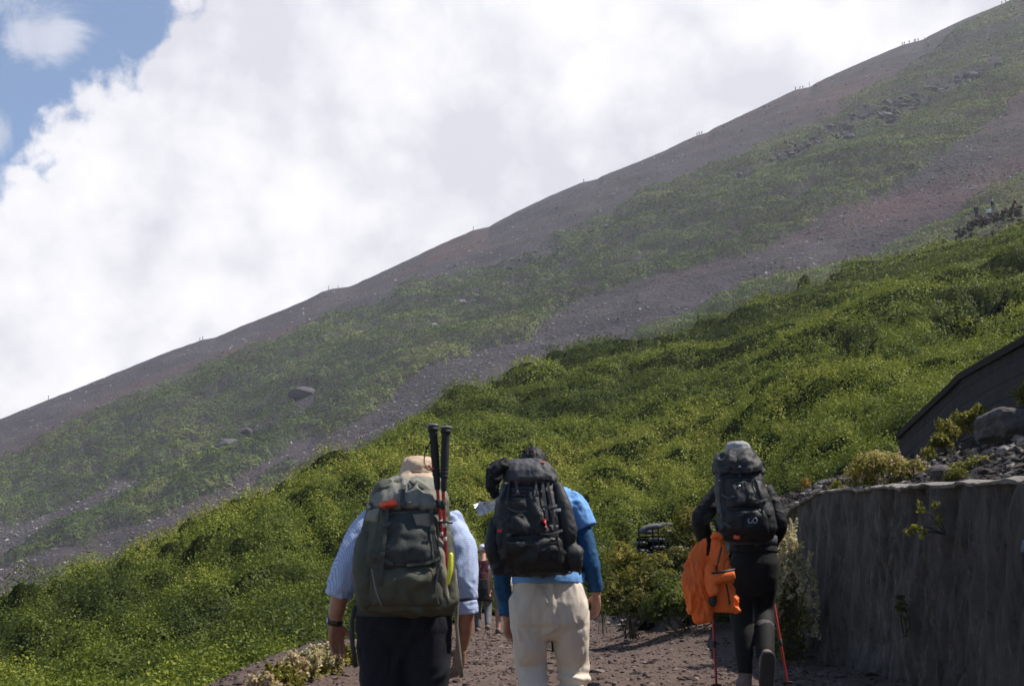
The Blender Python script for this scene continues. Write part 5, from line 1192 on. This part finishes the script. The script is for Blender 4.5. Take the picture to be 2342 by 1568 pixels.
# the two black and red trekking poles in its side pocket
m_grip = plain('black_foam', (0.012, 0.012, 0.012), .75); m_redm = plain('red_anodised', (0.30, 0.020, 0.018), .4, .3); m_alu = plain('aluminium', (0.42, 0.42, 0.43), .3, .9)
def pole_up(label, top, mid, low, dep, loop=None):
    e = empty('trekking_pole', px2(low[0], low[1], dep), label, 'trekking pole')
    a, b, c_ = px2(*top, dep-.01), px2(*mid, dep), px2(*low, dep+.02); d = nzv(b-a)
    pr = PR(); pr.chain([a, a+d*.012, a+d*.03, a+d*.07, a+d*.13, a+d*.24, b-d*.04], [.022, .027, .0205, .0195, .0205, .0165, .014], 14)
    for q in range(6): pr.chain([a+d*(.13+.018*q), a+d*(.136+.018*q)], [.0195, .0195], 12)
    pr.out('grip', m_grip, e); pr = PR(); pr.ell(a-d*.008, (.031, .024, .008), 14); pr.out('grip_cap', plain('grip_cap', (0.16, 0.15, 0.15), .4), e)
    pr = PR(); pr.chain([b-d*.05, b, c_], [.0085, .0085, .008], 10); sh_ = pr.out('shaft', m_redm, e)
    pr = PR(); pr.chain([b+d*.02, b+d*.045], [.0125, .0125], 10); pr.out('lock', m_grip, sh_)
    for q in (.33, .5): pr = PR(); x = b+(c_-b)*q; pr.chain([x, x+d*.012], [.0092, .0092], 10); pr.out('pale_ring', plain('pale_print', (0.6, 0.55, 0.52), .5), sh_)
    if loop:
        pr = PR(); pr.ribbon([px2(*p_, dep-.012) for p_ in loop], .020, .004, (0, 1, 0)); pr.out('wrist_strap', m_grip, e)
    return e
pole_up('left trekking pole strapped upright to the olive backpack, with hanging wrist loop', (990, 976), (1002, 1135), (1018, 1300), 6.70, [(990, 1000), (980, 1018), (971, 1038), (970, 1058), (978, 1072), (990, 1078)])
pole_up('right trekking pole strapped upright to the olive backpack, leaning inward', (1020, 981), (1014, 1138), (1022, 1320), 6.68)
pr = PR(); pr.ribbon([px2(979, 1064, 6.683), px2(986, 1072, 6.683), px2(998, 1069, 6.683)], .012, .003, (0, 0, 1)); pr.out('loop_tag', m_orange, bpy.data.objects['trekking_pole'])
pr = PR(); c = px2(1019, 1195, 6.69); pr.chain([c+[-.03, -.005, .0], c+[0, -.016, .004], c+[.03, -.005, .0]], .006, 8); pr.out('pole_cord', m_bkl, k1)

strap('zip', TF, [(884, 1178), (905, 1171), (938, 1170)], .006, m_bkl, k1, .004, .004, dflt=6.65); strap('zip', TF, [(880, 1288), (935, 1292), (992, 1284)], .006, m_bkl, k1, .004, .004, dflt=6.65)
strap('haul_loop', TL, [(936, 1100), (944, 1108), (954, 1100)], .012, m_web, k1, .012, dflt=6.7)
for (a, b) in ((884, 1200), (989, 1215), (874, 1268), (1000, 1262)): buckle('buckle', T1, a, b, .026, .020, m_bkl, k1, .032, 6.7)
strap('piping', T1, [(850, 1300), (858, 1346), (872, 1384)], .006, m_lid, k1, .028, .004, dflt=6.7); strap('piping', T1, [(1004, 1296), (996, 1344), (1004, 1380)], .006, m_lid, k1, .028, .004, dflt=6.7)
# ---------------- black pack on the hiker in blue
m_bp = cloth('black_ripstop', (0.008, 0.008, 0.009), .62, .25, 8, spec=.45); m_bg = cloth('charcoal_panel', (0.022, 0.022, 0.024), .65, .2, 9, spec=.4); m_lg = cloth('grey_lid_cloth', (0.062, 0.062, 0.068), .7, .15, 9)
k2 = empty('backpack', px2(1220, 1310, 8.05), 'bulky black backpack with red tabs worn over the blue shirt', 'backpack')
pr = PR()
pr.loft(psec([(1312, 1175, 1290, 0, .06, 2.6), (1306, 1158, 1302, 0, .11, 2.8), (1282, 1146, 1304, 0, .15, 3), (1240, 1132, 1296, .0, .16, 3), (1190, 1130, 1288, .02, .155, 2.9), (1140, 1138, 1278, .04, .145, 2.8), (1105, 1148, 1266, .06, .13, 2.6), (1090, 1160, 1255, .06, .10, 2.4)], 8.05))
mb2 = pr.fused('main_bag', m_bp, k2, .008, 3, wr(.012, (12, 12, 12), 81, .7))
pr = PR(); pr.loft(psec([(1110, 1160, 1262, .02, .10, 2.5), (1100, 1150, 1270, .03, .15, 2.6), (1080, 1148, 1268, .05, .155, 2.6), (1062, 1156, 1258, .07, .14, 2.4), (1053, 1172, 1240, .08, .10, 2.2)], 8.05)); ld2 = pr.fused('lid', m_lg, k2, .007, 2, wr(.012, (15, 15, 15), 83, .7))
pr = PR(); pr.chain([px2(1276, 1115, 8.02), px2(1289, 1160, 7.98), px2(1299, 1215, 7.97), px2(1300, 1240, 7.99)], [.035, .045, .048, .036], 16); pr.fused('side_pocket', m_bg, k2, .007, 2, wr(.007, (15, 15, 15), 84))
pr = PR(); pr.chain([px2(1298, 1246, 8.0), px2(1312, 1268, 7.98), px2(1316, 1294, 8.0)], [.034, .050, .040], 16); pr.fused('hip_pocket', m_bg, k2, .007, 2, wr(.007, (15, 15, 15), 85))
pr = PR(); pr.chain([px2(1132, 1200, 8.02), px2(1128, 1250, 8.0), px2(1140, 1296, 8.02)], [.036, .048, .040], 16); pr.fused('side_pocket', m_bp, k2, .007, 2, wr(.009, (15, 15, 15), 86))
pr = PR(); pr.chain([px2(1148, 1062, 8.0), px2(1133, 1080, 7.98), px2(1126, 1110, 7.98), px2(1130, 1132, 8.0)], [.036, .044, .030, .014], 14); pr.chain([px2(1142, 1058, 8.02), px2(1122, 1082, 8.0), px2(1117, 1112, 8.0)], [.020, .016, .006], 10); pr.fused('stuffed_jacket', m_black, k2, .006, 2, wr(.012, (22, 22, 22), 87))
T2 = bvh(mb2); TL2 = bvh(ld2)
fp2 = patch('front_pocket', T2, [(1162, 1112), (1246, 1110), (1254, 1222), (1158, 1226)], m_bp, k2, .022, 20, 22, amp=.014, seed=24, dflt=7.9)
patch('lower_pocket', T2, [(1150, 1232), (1292, 1228), (1290, 1298), (1160, 1300)], m_bp, k2, .022, 22, 14, amp=.012, seed=26, dflt=7.9)
patch('mesh_panel', T2, [(1250, 1120), (1272, 1122), (1282, 1200), (1256, 1200)], m_bg, k2, .014, 10, 16, amp=.010, seed=27, dflt=7.9)
TF2 = bvh(fp2)
patch('dark_stripe', TF2, [(1204, 1112), (1228, 1112), (1240, 1180), (1218, 1180)], m_bg, k2, .006, 8, 14, seed=3, dflt=7.85)
for yy in (1121, 1130, 1139, 1148): strap('bungee', TF2, [(1172, yy+2), (1186, yy), (1202, yy+3)], .005, m_lg, k2, .006, .004, dflt=7.85)
for P in ([(1164, 1100), (1158, 1160), (1156, 1225), (1160, 1285)], [(1252, 1100), (1262, 1160), (1272, 1225), (1282, 1285)], [(1150, 1180), (1160, 1190)], [(1240, 1100), (1246, 1140), (1252, 1190)]): strap('strap', T2, P, .016, m_lg if P[0][0] == 1240 else m_bg, k2, .024, dflt=7.9)
m_rt = plain('red_tab', (0.75, 0.05, 0.04), .6); m_sil = plain('silver_buckle', (0.55, 0.55, 0.56), .35, .5)
patch('red_tab', TF2, [(1241, 1185), (1265, 1189), (1265, 1196), (1240, 1193)], m_rt, k2, .004, 4, 4, dflt=7.85, off=.02); buckle('red_tab', TL2, 1149, 1074, .016, .020, m_rt, k2, .006, 7.9); buckle('red_tab', TL2, 1240, 1058, .028, .010, m_rt, k2, .006, 7.9)
buckle('red_tab', T2, 1143, 1213, .026, .018, m_rt, k2, .03, 7.9); buckle('red_tab', T2, 1185, 1097, .012, .026, m_rt, k2, .03, 7.9)
buckle('silver_buckle', T2, 1287, 1162, .022, .016, m_sil, k2, .03, 7.95); buckle('logo_strip', T2, 1160, 1104, .030, .009, m_sil, k2, .03, 7.9); buckle('logo_strip', T2, 1199, 1093, .032, .012, m_sil, k2, .04, 7.9); buckle('silver_buckle', T2, 1310, 1316, .016, .010, m_sil, k2, .0, 7.95)
for P in ([(1255, 1108, 8.16), (1276, 1112, 8.25), (1290, 1130, 8.22), (1294, 1160, 8.12), (1286, 1185, 8.05)], [(1195, 1108, 8.2), (1190, 1112, 8.3), (1180, 1150, 8.44), (1186, 1240, 8.42), (1180, 1300, 8.2)], [(1262, 1106, 8.2), (1280, 1112, 8.3), (1288, 1150, 8.46), (1290, 1240, 8.42), (1296, 1296, 8.2)]):
    pr = PR(); pr.ribbon([px2(a, b, c_) for a, b, c_ in P], .03, .008, (1, 0, 0)); pr.out('shoulder_strap', m_bp, k2)
c = px2(1248, 1308, 8.32); pr = PR(); pr.rings(np.array([[c+[math.cos(a)*(.212+o), math.sin(a)*(.152+o), z] for a in th] for o, z in ((-.006, -.025), (.004, -.02), (.004, .03), (-.006, .035))]), cap=False); pr.out('hip_belt', m_bp, k2)
pr = PR(); pr.ribbon([px2(1266, 1420, 8.42), px2(1264, 1460, 8.42), px2(1266, 1490, 8.42)], .020, .004, (1, 0, 0)); pr.out('hanging_strap', m_bp, k2)
strap('zip', TF2, [(1168, 1118), (1204, 1114), (1240, 1118)], .006, m_lg, k2, .005, .004, dflt=7.85); strap('zip', TL2, [(1158, 1088), (1208, 1092), (1262, 1088)], .006, m_lg, k2, .004, .004, dflt=7.9)
strap('zip', T2, [(1160, 1240), (1220, 1246), (1282, 1238)], .006, m_lg, k2, .028, .004, dflt=7.9)
for P in ([(1160, 1160), (1180, 1170), (1205, 1168)], [(1284, 1150), (1262, 1160), (1240, 1158)], [(1286, 1212), (1262, 1220), (1236, 1220)], [(1180, 1100), (1182, 1112), (1184, 1126)], [(1226, 1098), (1226, 1112), (1228, 1130)]): strap('strap', T2, P, .012, m_lg, k2, .034, dflt=7.9)
for a, b in ((1184, 1128), (1228, 1132), (1162, 1224), (1272, 1226)): buckle('buckle', T2, a, b, .022, .018, m_bkl, k2, .04, 7.9)
# the crumpled plastic sheet
m_pl, t, b, o_ = principled('clear_plastic'); b.inputs['Base Color'].default_value = (.80, .80, .82, 1); b.inputs['Roughness'].default_value = .18; b.inputs['Transmission Weight'].default_value = .25; b.inputs['Specular IOR Level'].default_value = .8
def crumple(name, label, q, dep, amp, seed):
    n_ = 14; G = np.array([[px2((q[0][0]*(1-u)+q[1][0]*u)*(1-v)+(q[3][0]*(1-u)+q[2][0]*u)*v, (q[0][1]*(1-u)+q[1][1]*u)*(1-v)+(q[3][1]*(1-u)+q[2][1]*u)*v, dep) for u in np.linspace(0, 1, n_)] for v in np.linspace(0, 1, n_)])
    nn = fbm(G.reshape(-1, 3)*22, 3, seed).reshape(n_, n_); G[..., 1] += nn*amp; G[..., 2] += nn*amp*.3
    V = np.vstack([G.reshape(-1, 3), G.reshape(-1, 3)+[0, .004, .001]]); f = grid_faces(n_, n_)
    o = mesh_np(name, V, np.vstack([f, f[:, ::-1]+n_*n_]), m_pl, smooth=False); return tag(o, label, 'plastic sheet') if label else o
crumple('plastic_sheet', 'crumpled clear plastic sheet poking out left of the black backpack', [(1083, 1153), (1136, 1140), (1134, 1164), (1096, 1180)], 8.12, .06, 4)
crumple('plastic_sheet', 'white plastic strip tucked behind the black backpack\'s left side', [(1128, 1176), (1140, 1172), (1138, 1240), (1122, 1200)], 8.2, .04, 8)

# ---------------- black pack of the hiker with poles
k3 = empty('backpack', px2(1705, 1235, 9.25), 'tall black backpack with small silver squiggle on the black-clad hiker', 'backpack')
pr = PR()
pr.loft(psec([(1236, 1672, 1752, 0, .06, 2.6), (1230, 1658, 1766, 0, .11, 2.8), (1208, 1648, 1774, 0, .14, 3), (1170, 1644, 1768, .0, .145, 3), (1130, 1638, 1754, .02, .14, 2.9), (1095, 1636, 1744, .04, .135, 2.8), (1070, 1640, 1738, .05, .12, 2.6), (1055, 1650, 1728, .06, .09, 2.4)], 9.25))
mb3 = pr.fused('main_bag', m_bp, k3, .008, 3, wr(.012, (12, 12, 12), 91, .7))
pr = PR(); pr.loft(psec([(1090, 1642, 1736, .02, .10, 2.5), (1080, 1632, 1746, .03, .14, 2.6), (1060, 1632, 1742, .04, .15, 2.5), (1042, 1640, 1732, .06, .13, 2.4), (1032, 1656, 1716, .08, .09, 2.2)], 9.25)); ld3 = pr.fused('lid', m_bg, k3, .007, 2, wr(.013, (16, 16, 16), 93, .7))
T3 = bvh(mb3); TL3 = bvh(ld3)
fp3 = patch('front_pocket', T3, [(1660, 1090), (1724, 1090), (1738, 1160), (1662, 1160)], m_bp, k3, .020, 18, 18, amp=.014, seed=34, dflt=9.1)
lp3 = patch('lower_pocket', T3, [(1656, 1166), (1754, 1162), (1760, 1222), (1664, 1226)], m_bp, k3, .022, 18, 14, amp=.010, seed=36, dflt=9.1)
patch('side_panel', T3, [(1728, 1096), (1742, 1100), (1764, 1180), (1744, 1180)], m_bg, k3, .010, 8, 16, amp=.012, seed=37, dflt=9.1)
for P in ([(1650, 1090), (1648, 1140), (1656, 1200)], [(1722, 1090), (1738, 1140), (1748, 1200)], [(1690, 1075), (1694, 1092)]): strap('strap', T3, P, .014, m_bg, k3, .022, dflt=9.1)
strap('lid_strap', TL3, [(1690, 1040), (1692, 1066), (1694, 1086)], .014, m_bp, k3, .006, dflt=9.1); strap('cord', T3, [(1706, 1096), (1712, 1120), (1724, 1150)], .005, m_lg, k3, .028, .005, dflt=9.1)
buckle('silver_buckle', TL3, 1692, 1066, .016, .012, m_sil, k3, .008, 9.1); buckle('logo_strip', T3, 1647, 1098, .028, .007, m_sil, k3, .01, 9.1); buckle('silver_buckle', T3, 1669, 1170, .022, .007, m_lg, k3, .02, 9.1)
P_, v_ = proj(bvh(fp3), 1691, 1111, .004, 9.1); pr = PR(); pr.ell(P_, (.010, .006, .009), 12); pr.out('round_badge', m_sil, k3)
TE = bvh(lp3); pr = PR()
for L in ([(1713, 1186), (1711, 1191), (1714, 1195), (1719, 1194)], [(1722, 1192), (1726, 1196), (1731, 1192), (1731, 1186), (1727, 1183)], [(1719, 1194), (1723, 1188), (1724, 1184)]):
    pr.chain([proj(TE, a, b, .004, 9.1)[0] for a, b in L], .0028, 6)
pr.out('emblem', plain('pale_print2', (0.40, 0.40, 0.42), .5), k3)
pr = PR(); pr.ribbon([px2(1678, 1226, 9.10), px2(1686, 1229, 9.10), px2(1692, 1227, 9.10)], .024, .005, (0, 0, 1)); pr.out('orange_tag', m_orange, k3)
for P in ([(1660, 1090, 9.4), (1656, 1094, 9.52), (1664, 1130, 9.74), (1672, 1200, 9.7), (1670, 1230, 9.5)], [(1730, 1090, 9.4), (1736, 1094, 9.52), (1734, 1130, 9.74), (1740, 1200, 9.7), (1752, 1232, 9.5)]):
    pr = PR(); pr.ribbon([px2(a, b, c_) for a, b, c_ in P], .05, .012, (1, 0, 0)); pr.out('shoulder_strap', m_bp, k3)
c = px2(1722, 1236, 9.52); pr = PR(); pr.rings(np.array([[c+[math.cos(a)*(.156+o), math.sin(a)*(.136+o), z] for a in th] for o, z in ((-.006, -.03), (.005, -.025), (.005, .03), (-.006, .035))]), cap=False); pr.out('hip_belt', m_lg, k3)

strap('zip', bvh(fp3), [(1664, 1098), (1692, 1094), (1722, 1098)], .006, m_lg, k3, .005, .004, dflt=9.1); strap('zip', TL3, [(1642, 1074), (1690, 1080), (1736, 1074)], .006, m_lg, k3, .004, .004, dflt=9.1)
for P in ([(1650, 1130), (1664, 1138), (1680, 1136)], [(1756, 1140), (1738, 1146), (1722, 1144)], [(1654, 1196), (1664, 1200), (1672, 1206)]): strap('strap', T3, P, .012, m_lg, k3, .030, dflt=9.1)
for a, b in ((1676, 1136), (1728, 1144)): buckle('buckle', T3, a, b, .020, .016, m_bkl, k3, .036, 9.1)
# orange jacket hanging from that pack
m_oj = cloth('orange_shell', (0.85, 0.150, 0.016), .62, .10, 8, spec=.4, bstr=.2); m_ojd = plain('black_zip', (0.015, 0.012, 0.012), .6)
k4 = empty('jacket', px2(1620, 1235, 9.18), 'bright orange shell jacket hanging off the left side of the black-clad hiker', 'jacket')
pr = PR(); pr.chain([px2(1608, 1240, 9.20), px2(1596, 1268, 9.18), px2(1586, 1320, 9.14), px2(1592, 1372, 9.12), px2(1604, 1384, 9.14)], [.022, .048, .072, .076, .050], 20, flat=.26)
pr.chain([px2(1612, 1280, 9.2), px2(1614, 1330, 9.16), px2(1608, 1380, 9.14)], [.030, .038, .044], 14, flat=.45)
pr.chain([px2(1604, 1380, 9.13), px2(1604, 1400, 9.13), px2(1606, 1416, 9.13)], [.046, .044, .040], 18, flat=.8, round_ends=False)
pr.fused('sleeve', m_oj, k4, .0048, 1, wr(.015, (32, 32, 6), 101, .9))
pr = PR(); pr.loft(psec([(1226, 1632, 1650, .02, .018, 2.4), (1250, 1628, 1656, .0, .028, 2.4), (1290, 1622, 1666, -.02, .036, 2.4), (1340, 1622, 1676, -.02, .042, 2.4), (1385, 1618, 1684, -.02, .045, 2.4), (1396, 1620, 1690, -.02, .040, 2.4)], 9.20)); bd4 = pr.fused('body_panel', m_oj, k4, .0048, 1, wr(.016, (30, 30, 7), 103, .9))
pr = PR(); pr.chain([px2(1624, 1300, 9.12), px2(1628, 1340, 9.10), px2(1634, 1352, 9.08)], [.034, .044, .036], 14, flat=.7); pr.chain([px2(1626, 1326, 9.08), px2(1650, 1320, 9.07), px2(1680, 1314, 9.07)], [.036, .030, .025], 14, flat=.6, round_ends=False); pr.fused('sleeve', m_oj, k4, .0055, 2, wr(.007, (22, 22, 12), 104, .6))
T4 = bvh(bd4)
strap('zip', T4, [(1661, 1334), (1666, 1360), (1669, 1382)], .010, m_ojd, k4, .003, .004, dflt=9.15); strap('zip', T4, [(1650, 1250), (1644, 1280), (1636, 1308)], .010, m_ojd, k4, .004, .004, dflt=9.15)
pr = PR(); pr.ribbon([px2(1628, 1310, 9.05), px2(1652, 1307, 9.04), px2(1681, 1302, 9.04)], .016, .004, (0, 0, 1)); pr.out('cuff_trim', m_ojd, k4)
pr = PR(); pr.ell(px2(1630, 1372, 9.08), (.028, .02, .045), 12); pr.fused('dark_lining', m_ojd, k4, .006, 1)
pr = PR(); pr.chain([px2(1630, 1228, 9.14), px2(1638, 1222, 9.12), px2(1648, 1228, 9.12)], [.018, .022, .016], 10, flat=.6); pr.fused('collar', m_oj, k4, .0055, 1)
pr = PR(); pr.chain([px2(1612, 1196, 9.30), px2(1632, 1190, 9.26), px2(1640, 1210, 9.22), px2(1640, 1228, 9.18)], .008, 8); pr.out('hanging_loop', m_black, k4)

# her two poles
def pole_down(label, top, a, b, lab_d, dt, db):
    P0, P1, P2 = px2(*top, dt), px2(*a, dt+(db-dt)*.4), px2(*b, db); P2[2] = float(path_z(np.array([P2[0]]), np.array([P2[1]]))[0])-.01
    d = nzv(P2-P0); e = empty('trekking_pole', P2, label, 'trekking pole'); L = np.linalg.norm(P2-P0)
    pr = PR(); pr.chain([P0-d*.02, P0, P0+d*.05, P0+d*.14, P0+d*.3], [.016, .018, .014, .015, .011], 12); pr.out('grip', m_grip, e)
    pr = PR(); pr.chain([P0+d*.28, P0+d*(L-.05)], [.0095, .0080], 10); s_ = pr.out('shaft', m_redm, e)
    pr = PR(); x = P0+d*(L*.62); pr.chain([x, x+d*.03], [.0125, .0125], 10); pr.out('lock', m_grip, s_)
    pr = PR(); pr.chain([P0+d*(L-.06), P0+d*L], [.006, .003], 8); pr.out('tip', m_alu, e)
    pr = PR(); pr.chain([P0+d*(L-.075), P0+d*(L-.068)], [.035, .035], 16, round_ends=False); pr.out('basket', m_grip, e)
    return e
pole_down('red trekking pole in the left hand of the black-clad hiker, below the orange jacket', (1624, 1272), (1628, 1400), (1640, 1600), 0, D3+.17, D3+.0)
pole_down('red trekking pole at the right side of the black-clad hiker, angled towards the wall', (1752, 1272), (1764, 1390), (1806, 1600), 0, D3+.29, D3+.05)

# ================================================================== PEOPLE FAR UP THE SLOPE
Dg = 168.0
def gnd(px, d=168): return px2(px, IP(px, NEAR)-9, d)
# rocky mound they stand on
P, R, tn0 = [], [], []
for j in range(260):
    u_ = RNG.random(); x = 2185+u_*150; y = IP(x, [(2185, 528), (2230, 500), (2262, 492), (2300, 478), (2342, 468)])+2+RNG.random()**1.3*20
    P.append(px2(x, y, 168+RNG.random()*3)); R.append(.08+.26*RNG.random()**2); tn0.append(RNG.random()**1.6*.8)
V, F, tn = stones(np.array(P), np.array(R), np.array(tn0), flat=.8); tag(mesh_np('ridge_rubble', V, F, m_gr, attrs={'tone': tn}), 'dark rubble under the four hikers on the ridge at right', 'rubble', kind='stuff')
far = [('hiker in dark clothes standing leftmost of the ridge group at right', 2234, 499, 'stand', m_dk, m_dk, m_khaki), ('hiker in white shirt sitting in the ridge group at right', 2262, 496, 'sit', m_white, m_dk, m_dk), ('hiker in pale hat and black top bending in the ridge group at right', 2273, 488, 'stand', m_dk, m_khaki, m_white), ('hiker in red top bending rightmost in the ridge group', 2318, 482, 'bend', m_red, m_dk, m_white)]
for lab, px, py, pose, a, b2, hc in far:
    small_person(lab, px2(px, py, 166), 1.72, a, b2, hc, skB, pose, .028, 'hikers resting on the near ridge', az=random.uniform(-1, 1))
for lab, px, py in (('dark pack on the back of the pale-hatted ridge hiker', 2269, 464), ('dark pack on the back of the red-topped ridge hiker', 2321, 462)):
    c = px2(px, py, 165.6); pr = PR(); pr.ell(c, (.15, .12, .22), 14, n=.7); pr.ell(c+[0, .02, .20], (.11, .10, .08), 12); tag(pr.fused('backpack', m_black, None, .03, 2, wr(.02, (4, 4, 4), 5)), lab, 'backpack')
# walkers on the skyline, one mesh each: too small in the photo to show parts
def sky_mesh(seed, h=1.75, lean=.1, pack=True):
    pr = PR(); k = h/1.75
    pr.loft([(0, 0, .86, .15, .11, 2.2), (0, lean*.3, 1.1, .15, .12, 2.2), (0, lean, 1.40, .19, .12, 2.2), (0, lean, 1.47, .10, .08, 2)]); head(pr, (0, lean*1.3+.03, 1.62), 1.0)
    for s in (-1, 1):
        pr.chain([(s*.19, lean, 1.40), (s*.25, lean*.4+s*.05, 1.12), (s*.24, .10+s*.12, .88)], [.05, .045, .05]); pr.chain([(s*.08, 0, .9), (s*.09, .10*s+.05, .48), (s*.09, .22*s-.04, .06)], [.10, .07, .05]); pr.chain([(s*.09, .22*s-.05, .05), (s*.09, .22*s+.12, .05)], [.05, .045])
    if pack: pr.ell((0, -.20+lean*.5, 1.22), (.17, .14, .26), 12, n=.8)
    if seed % 2: pr.ell((0, lean*1.3+.03, 1.70), (.13, .14, .05), 12)
    pr2 = PR(); V, F = pr.raw(); pr2.add(V*k, F); return pr2.fused('skyline_src', MC['charcoal_cloth'], None, .035, 1)
srcs = [sky_mesh(1), sky_mesh(2, 1.68, .2), sky_mesh(3, 1.72, .05, False)]
sky_h = [('walker nearest the top right corner, higher of two on the skyline', 2455, 7, 0), ('walker near the top right corner, lower of two on the skyline', 2446, 9.5, 2),
 ('crouched lowest walker of the upper right skyline group', 2203, 110, 1), ('second lowest walker of the upper right skyline group, close to crouched one', 2208, 108.5, 2), ('lone tall walker in the middle of the upper right skyline group', 2220, 105, 0), ('third walker from the top of the upper right skyline group', 2232, 100.5, 1), ('second walker from the top of the upper right skyline group', 2235, 99.5, 2), ('topmost walker of the upper right skyline group', 2241.5, 97.5, 0),
 ('lowest of the three walkers beside the tall skyline post', 1942, 222, 0), ('middle of the three walkers beside the tall skyline post', 1953, 219.5, 2), ('highest of the three walkers beside the tall skyline post', 1960, 218, 1),
 ('left walker of the evenly spaced skyline trio at centre right', 1701.5, 330.5, 2), ('middle walker of the evenly spaced skyline trio at centre right', 1707, 329, 0), ('right walker of the evenly spaced skyline trio at centre right', 1713, 327.5, 1),
 ('lone walker on the skyline just right of the picture centre', 1425, 449, 0), ('left walker of the skyline pair at lower left', 487.5, 830.5, 2), ('right walker of the skyline pair at lower left', 494.5, 829.5, 1), ('solitary walker on the skyline left of centre', 825, 703.5, 2)]
used = set()
def sky_pt(fx, fy):
    """a point on the crest of the mountain below the given column (full-frame units of 2500)"""
    x = fx*2342/2500; y = IP(x, SKYL); d = float(d_far1(x)); return px2(x, y+.5, d)
for lab, fx, fy, si in sky_h:
    s = srcs[si]
    if si in used: o = s.copy(); C.objects.link(o)
    else: o = s; used.add(si)
    o.name = 'person'; o.location = Vector(sky_pt(fx, fy))-Vector((0, 0, .15)); o.rotation_euler = (0, 0, RNG.uniform(-1.4, -.8)); s_ = 1.15 if fx > 1500 else 1.0; o.scale = (s_,)*3
    tag(o, lab, 'person', 'walkers on the volcano skyline')
pm = None
for lab, fx, h in (('tall thin marker post on the skyline beside three walkers', 1976, 3.0), ('thin marker post alone on the skyline near picture centre', 1155.5, 2.0), ('thin marker post on the skyline left of the solitary walker', 802, 1.9), ('faint marker post low on the skyline near the left edge', 118, 1.9), ('short marker stub above the upper right skyline group', 2257, .9)):
    b = sky_pt(fx, 0); pr = PR(); pr.chain([b-[0, 0, .4], b+[0, 0, h*.6], b+[0, 0, h]], [.13, .12, .10], 8); pr.box(b+[0, 0, h*.93], (.20, .05, .12)); tag(pr.out('marker_post', m_bkl), lab, 'post', 'marker posts on the skyline')

# ================================================================== HAZE
m_hz = bpy.data.materials.new('haze_air'); m_hz.use_nodes = True; t = NT(m_hz.node_tree)
vp = t.n('ShaderNodeVolumePrincipled'); vp.inputs['Color'].default_value = (0.86, 0.90, 1.0, 1); vp.inputs['Density'].default_value = HAZE_D
vp.inputs['Anisotropy'].default_value = 0.2
o = t.n('ShaderNodeOutputMaterial'); t.l(vp.outputs[0], o.inputs['Volume'])
pr = PR(); pr.box((60, 520, 215), (900, 640, 335)); tag(pr.out('haze', m_hz, smooth=False), kind='stuff', label='thin pale air between the path and the volcano', cat='haze')
print('script done')
